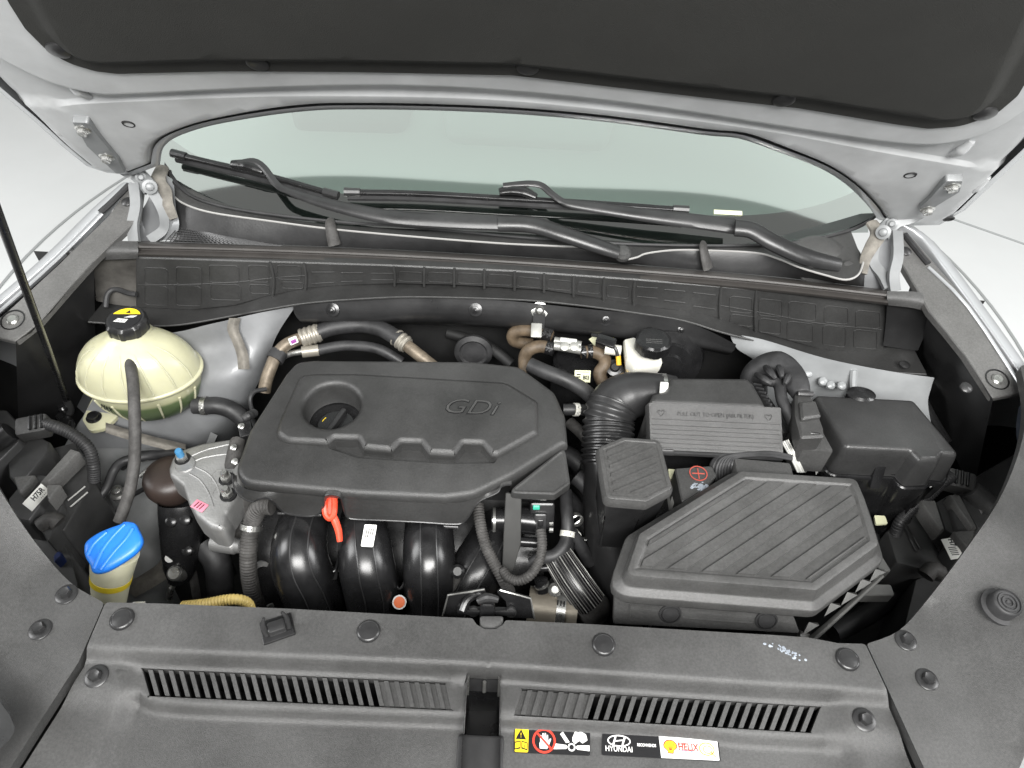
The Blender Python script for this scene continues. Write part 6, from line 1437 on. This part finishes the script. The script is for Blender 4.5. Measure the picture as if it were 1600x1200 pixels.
hose('fuel_hose', 'black rubber hose with a pale clamp right of the solenoid valve', [(884, 768, .87), (885, 790, .87), (887, 815, .865), (886, 838, .855), (880, 855, .85), (866, 868, .845), (845, 872, .84), (832, 880, .83)], .0095, RUB, clamps=[(.42, WHP)])
hose('fuel_line', 'thin black line under the pale-clamped rubber hose', [(893, 848, .84), (888, 868, .835), (870, 884, .83), (840, 888, .825)], .0055, PLG)
for q, z, m in (((900, 812), .84, STEEL), ((897, 838), .83, WHP), ((920, 765), .84, WHP), ((912, 850), .80, STEEL)):
    b = MB().lathe(P(*q, z), (.3, -.8, .4), [(.009, -.005), (.0105, -.004), (.0105, .004), (.009, .005)], 18, capa=False, capb=False); b.obj('spring_clamp', m, eb)
MB().tube(PZ([(900, 745, .85), (915, 758, .845), (925, 772, .83)]), .013, n=14).obj('hose_stub', RUB, eb); MB().tube(PZ([(890, 830, .84), (905, 850, .82), (922, 880, .79)]), .010, n=12).obj('hose_stub', RUB, eb)
sl = thing('braided_hose', 'thick hose in a shiny dark braided sleeve, left of the air box', 'hose', P(925, 955, .75))
pa_ = PZ([(872, 870, .83), (888, 895, .825), (905, 920, .815), (922, 943, .80)])
MB().tube(pa_, [.021, .0235, .0245, .024], n=24).obj('sleeve', PLG, sl, smooth=70)
path = cat(pa_, 6)
for k in range(14):
    ln = []
    for i, p in enumerate(path):
        t = (path[min(i+1, len(path)-1)]-path[max(i-1, 0)]).normalized(); n_ = (CAM-p).normalized(); n_ = (n_-t*n_.dot(t)).normalized(); s = t.cross(n_); phi = -1.2+2.4*k/13; r_ = .0225+.002*min(1, i/8)
        ln.append(p+(n_*cos(phi)+s*sin(phi))*r_)
    MB().tube(ln, .0008, n=5, raw=True).obj('braid_strand', STD if k % 3 == 0 else RUBG, sl)
MB().lathe(P(925, 950, .795), (.3, -.6, .6), [(.026, -.01), (.026, .006), (.020, .014), (.010, .018), (0, .019)], 28).obj('hose_end', RUBG, sl, smooth=60)
tb = thing('throttle_clamp', 'tan metal pipe joint with a slotted steel band clamp behind the front cover', 'pipe clamp', P(870, 960, .76))
MB().tube([P(825, 948, .78), P(900, 958, .78)], .030, n=28).obj('pipe_joint', mat('tan_cast_metal', (.30, .27, .22), .45, metal=.5, bump=.3, bscale=200, var=.2), tb)
MB().tube([P(868, 953, .78), P(882, 955, .78)], .032, n=28).obj('band_clamp', STEEL, tb)
for k in range(3): MB().box(Fr(P(871+k*5, 947+k, .808), (1, 0, 0), (0, .6, .8)), -.001, -.010, .001, .010, .001, .002, .0003).obj('band_slot', BST, tb)
MB().lathe(P(867, 922, .81), (0, -.4, 1), [(.010, -.01), (.010, .004), (.006, .006), (.005, .004), (0, .004)], 18).obj('clamp_screw', STEEL, tb)
MB().tube([P(845, 905, .83), P(848, 925, .815)], [.010, .009], n=16).obj('nipple', PLG, tb); MB().tube([P(846, 912, .826), P(847, 914, .824)], .0108, n=16).obj('nipple_ring', STEEL, tb)
hl_ = thing('hood_latch', 'glossy black hood latch bracket with two wing plates behind the front cover', 'hood latch', P(765, 970, .90))
LF = Fr(P(760, 950, .93), (1, .03, 0), (0, .45, .9))
for q in ([(692, 962), (700, 930), (757, 921), (760, 930), (738, 935), (722, 948), (722, 966)], [(776, 926), (781, 922), (829, 935), (835, 967), (795, 966), (790, 940)]):
    MB().solid(LF, ccw(rnd(LF.pl(q), .002, 2)), [(0, -.004), (0, -.0006), (.0006, 0)]).obj('wing_plate', PLG, hl_)
for q in (((692, 962), (700, 930), (757, 921)), ((781, 922), (829, 935), (835, 967))): MB().tube([LF.w(*LF.px(*p), .0) for p in q], .0013, n=6, sub=1).obj('bright_edge', STEEL, hl_)
MB().tube(PZ([(722, 955, .94), (730, 938, .945), (748, 928, .945), (757, 932, .945)]), .005, n=10).obj('latch_claw', PLG, hl_)
MB().box(LF, -.036, -.006, .036, .002, 0, .008, .002).obj('cross_bar', PLG, hl_); MB().box(LF, -.008, -.03, .010, .016, .002, .014, .003).obj('latch_block', PLG, hl_)
MB().tube(PZ([(746, 940, .955), (760, 934, .958), (778, 937, .955)]), [.004, .006, .004], n=10).obj('release_lever', PLB, hl_)
for q in ((798, 953), (740, 952)): MB().lathe(LF.w(*LF.px(*q), .002), LF.n, [(.007, 0), (.007, .004), (.004, .005), (0, .005)], 16).obj('latch_rivet', PLB, hl_)
MB().box(Fr(P(768, 975, .955), (1, .05, 0), (0, 1, .2)), -.014, -.010, .014, .010, -.02, -.002, .002).obj('striker_pocket', PLR, hl_)
# small connectors at the left of the engine cover
MB().box(Fr(P(384, 672, .88), (1, .4, 0), (-.4, 1, .2)), -.010, -.014, .010, .014, -.01, .006, .002).obj('injector_plug', PLG, eb); MB().tube(PZ([(380, 655, .885), (388, 650, .89), (398, 645, .88)]), .007, n=10, cor=(.004, .0008)).obj('injector_lead', RUB, eb)
for q in ((378, 667), (366, 700), (368, 722)): MB().lathe(P(*q, .885), (0, -.3, 1), [(.005, 0), (.005, .004), (.003, .005), (0, .005)], 12).obj('small_screw', STEEL, eb)
MB().tube(PZ([(372, 690, .87), (368, 705, .87), (362, 735, .86)]), .012, n=12).obj('mount_hose', RUBG, eb)
MB().patch([PZ([(352, 800, .83), (375, 780, .85), (395, 785, .85)]), PZ([(350, 832, .80), (375, 835, .80), (398, 815, .80)]), PZ([(370, 838, .78), (385, 842, .78), (400, 835, .78)])], 4).obj('heat_shield', RUBG, eb, smooth=60)
clean()
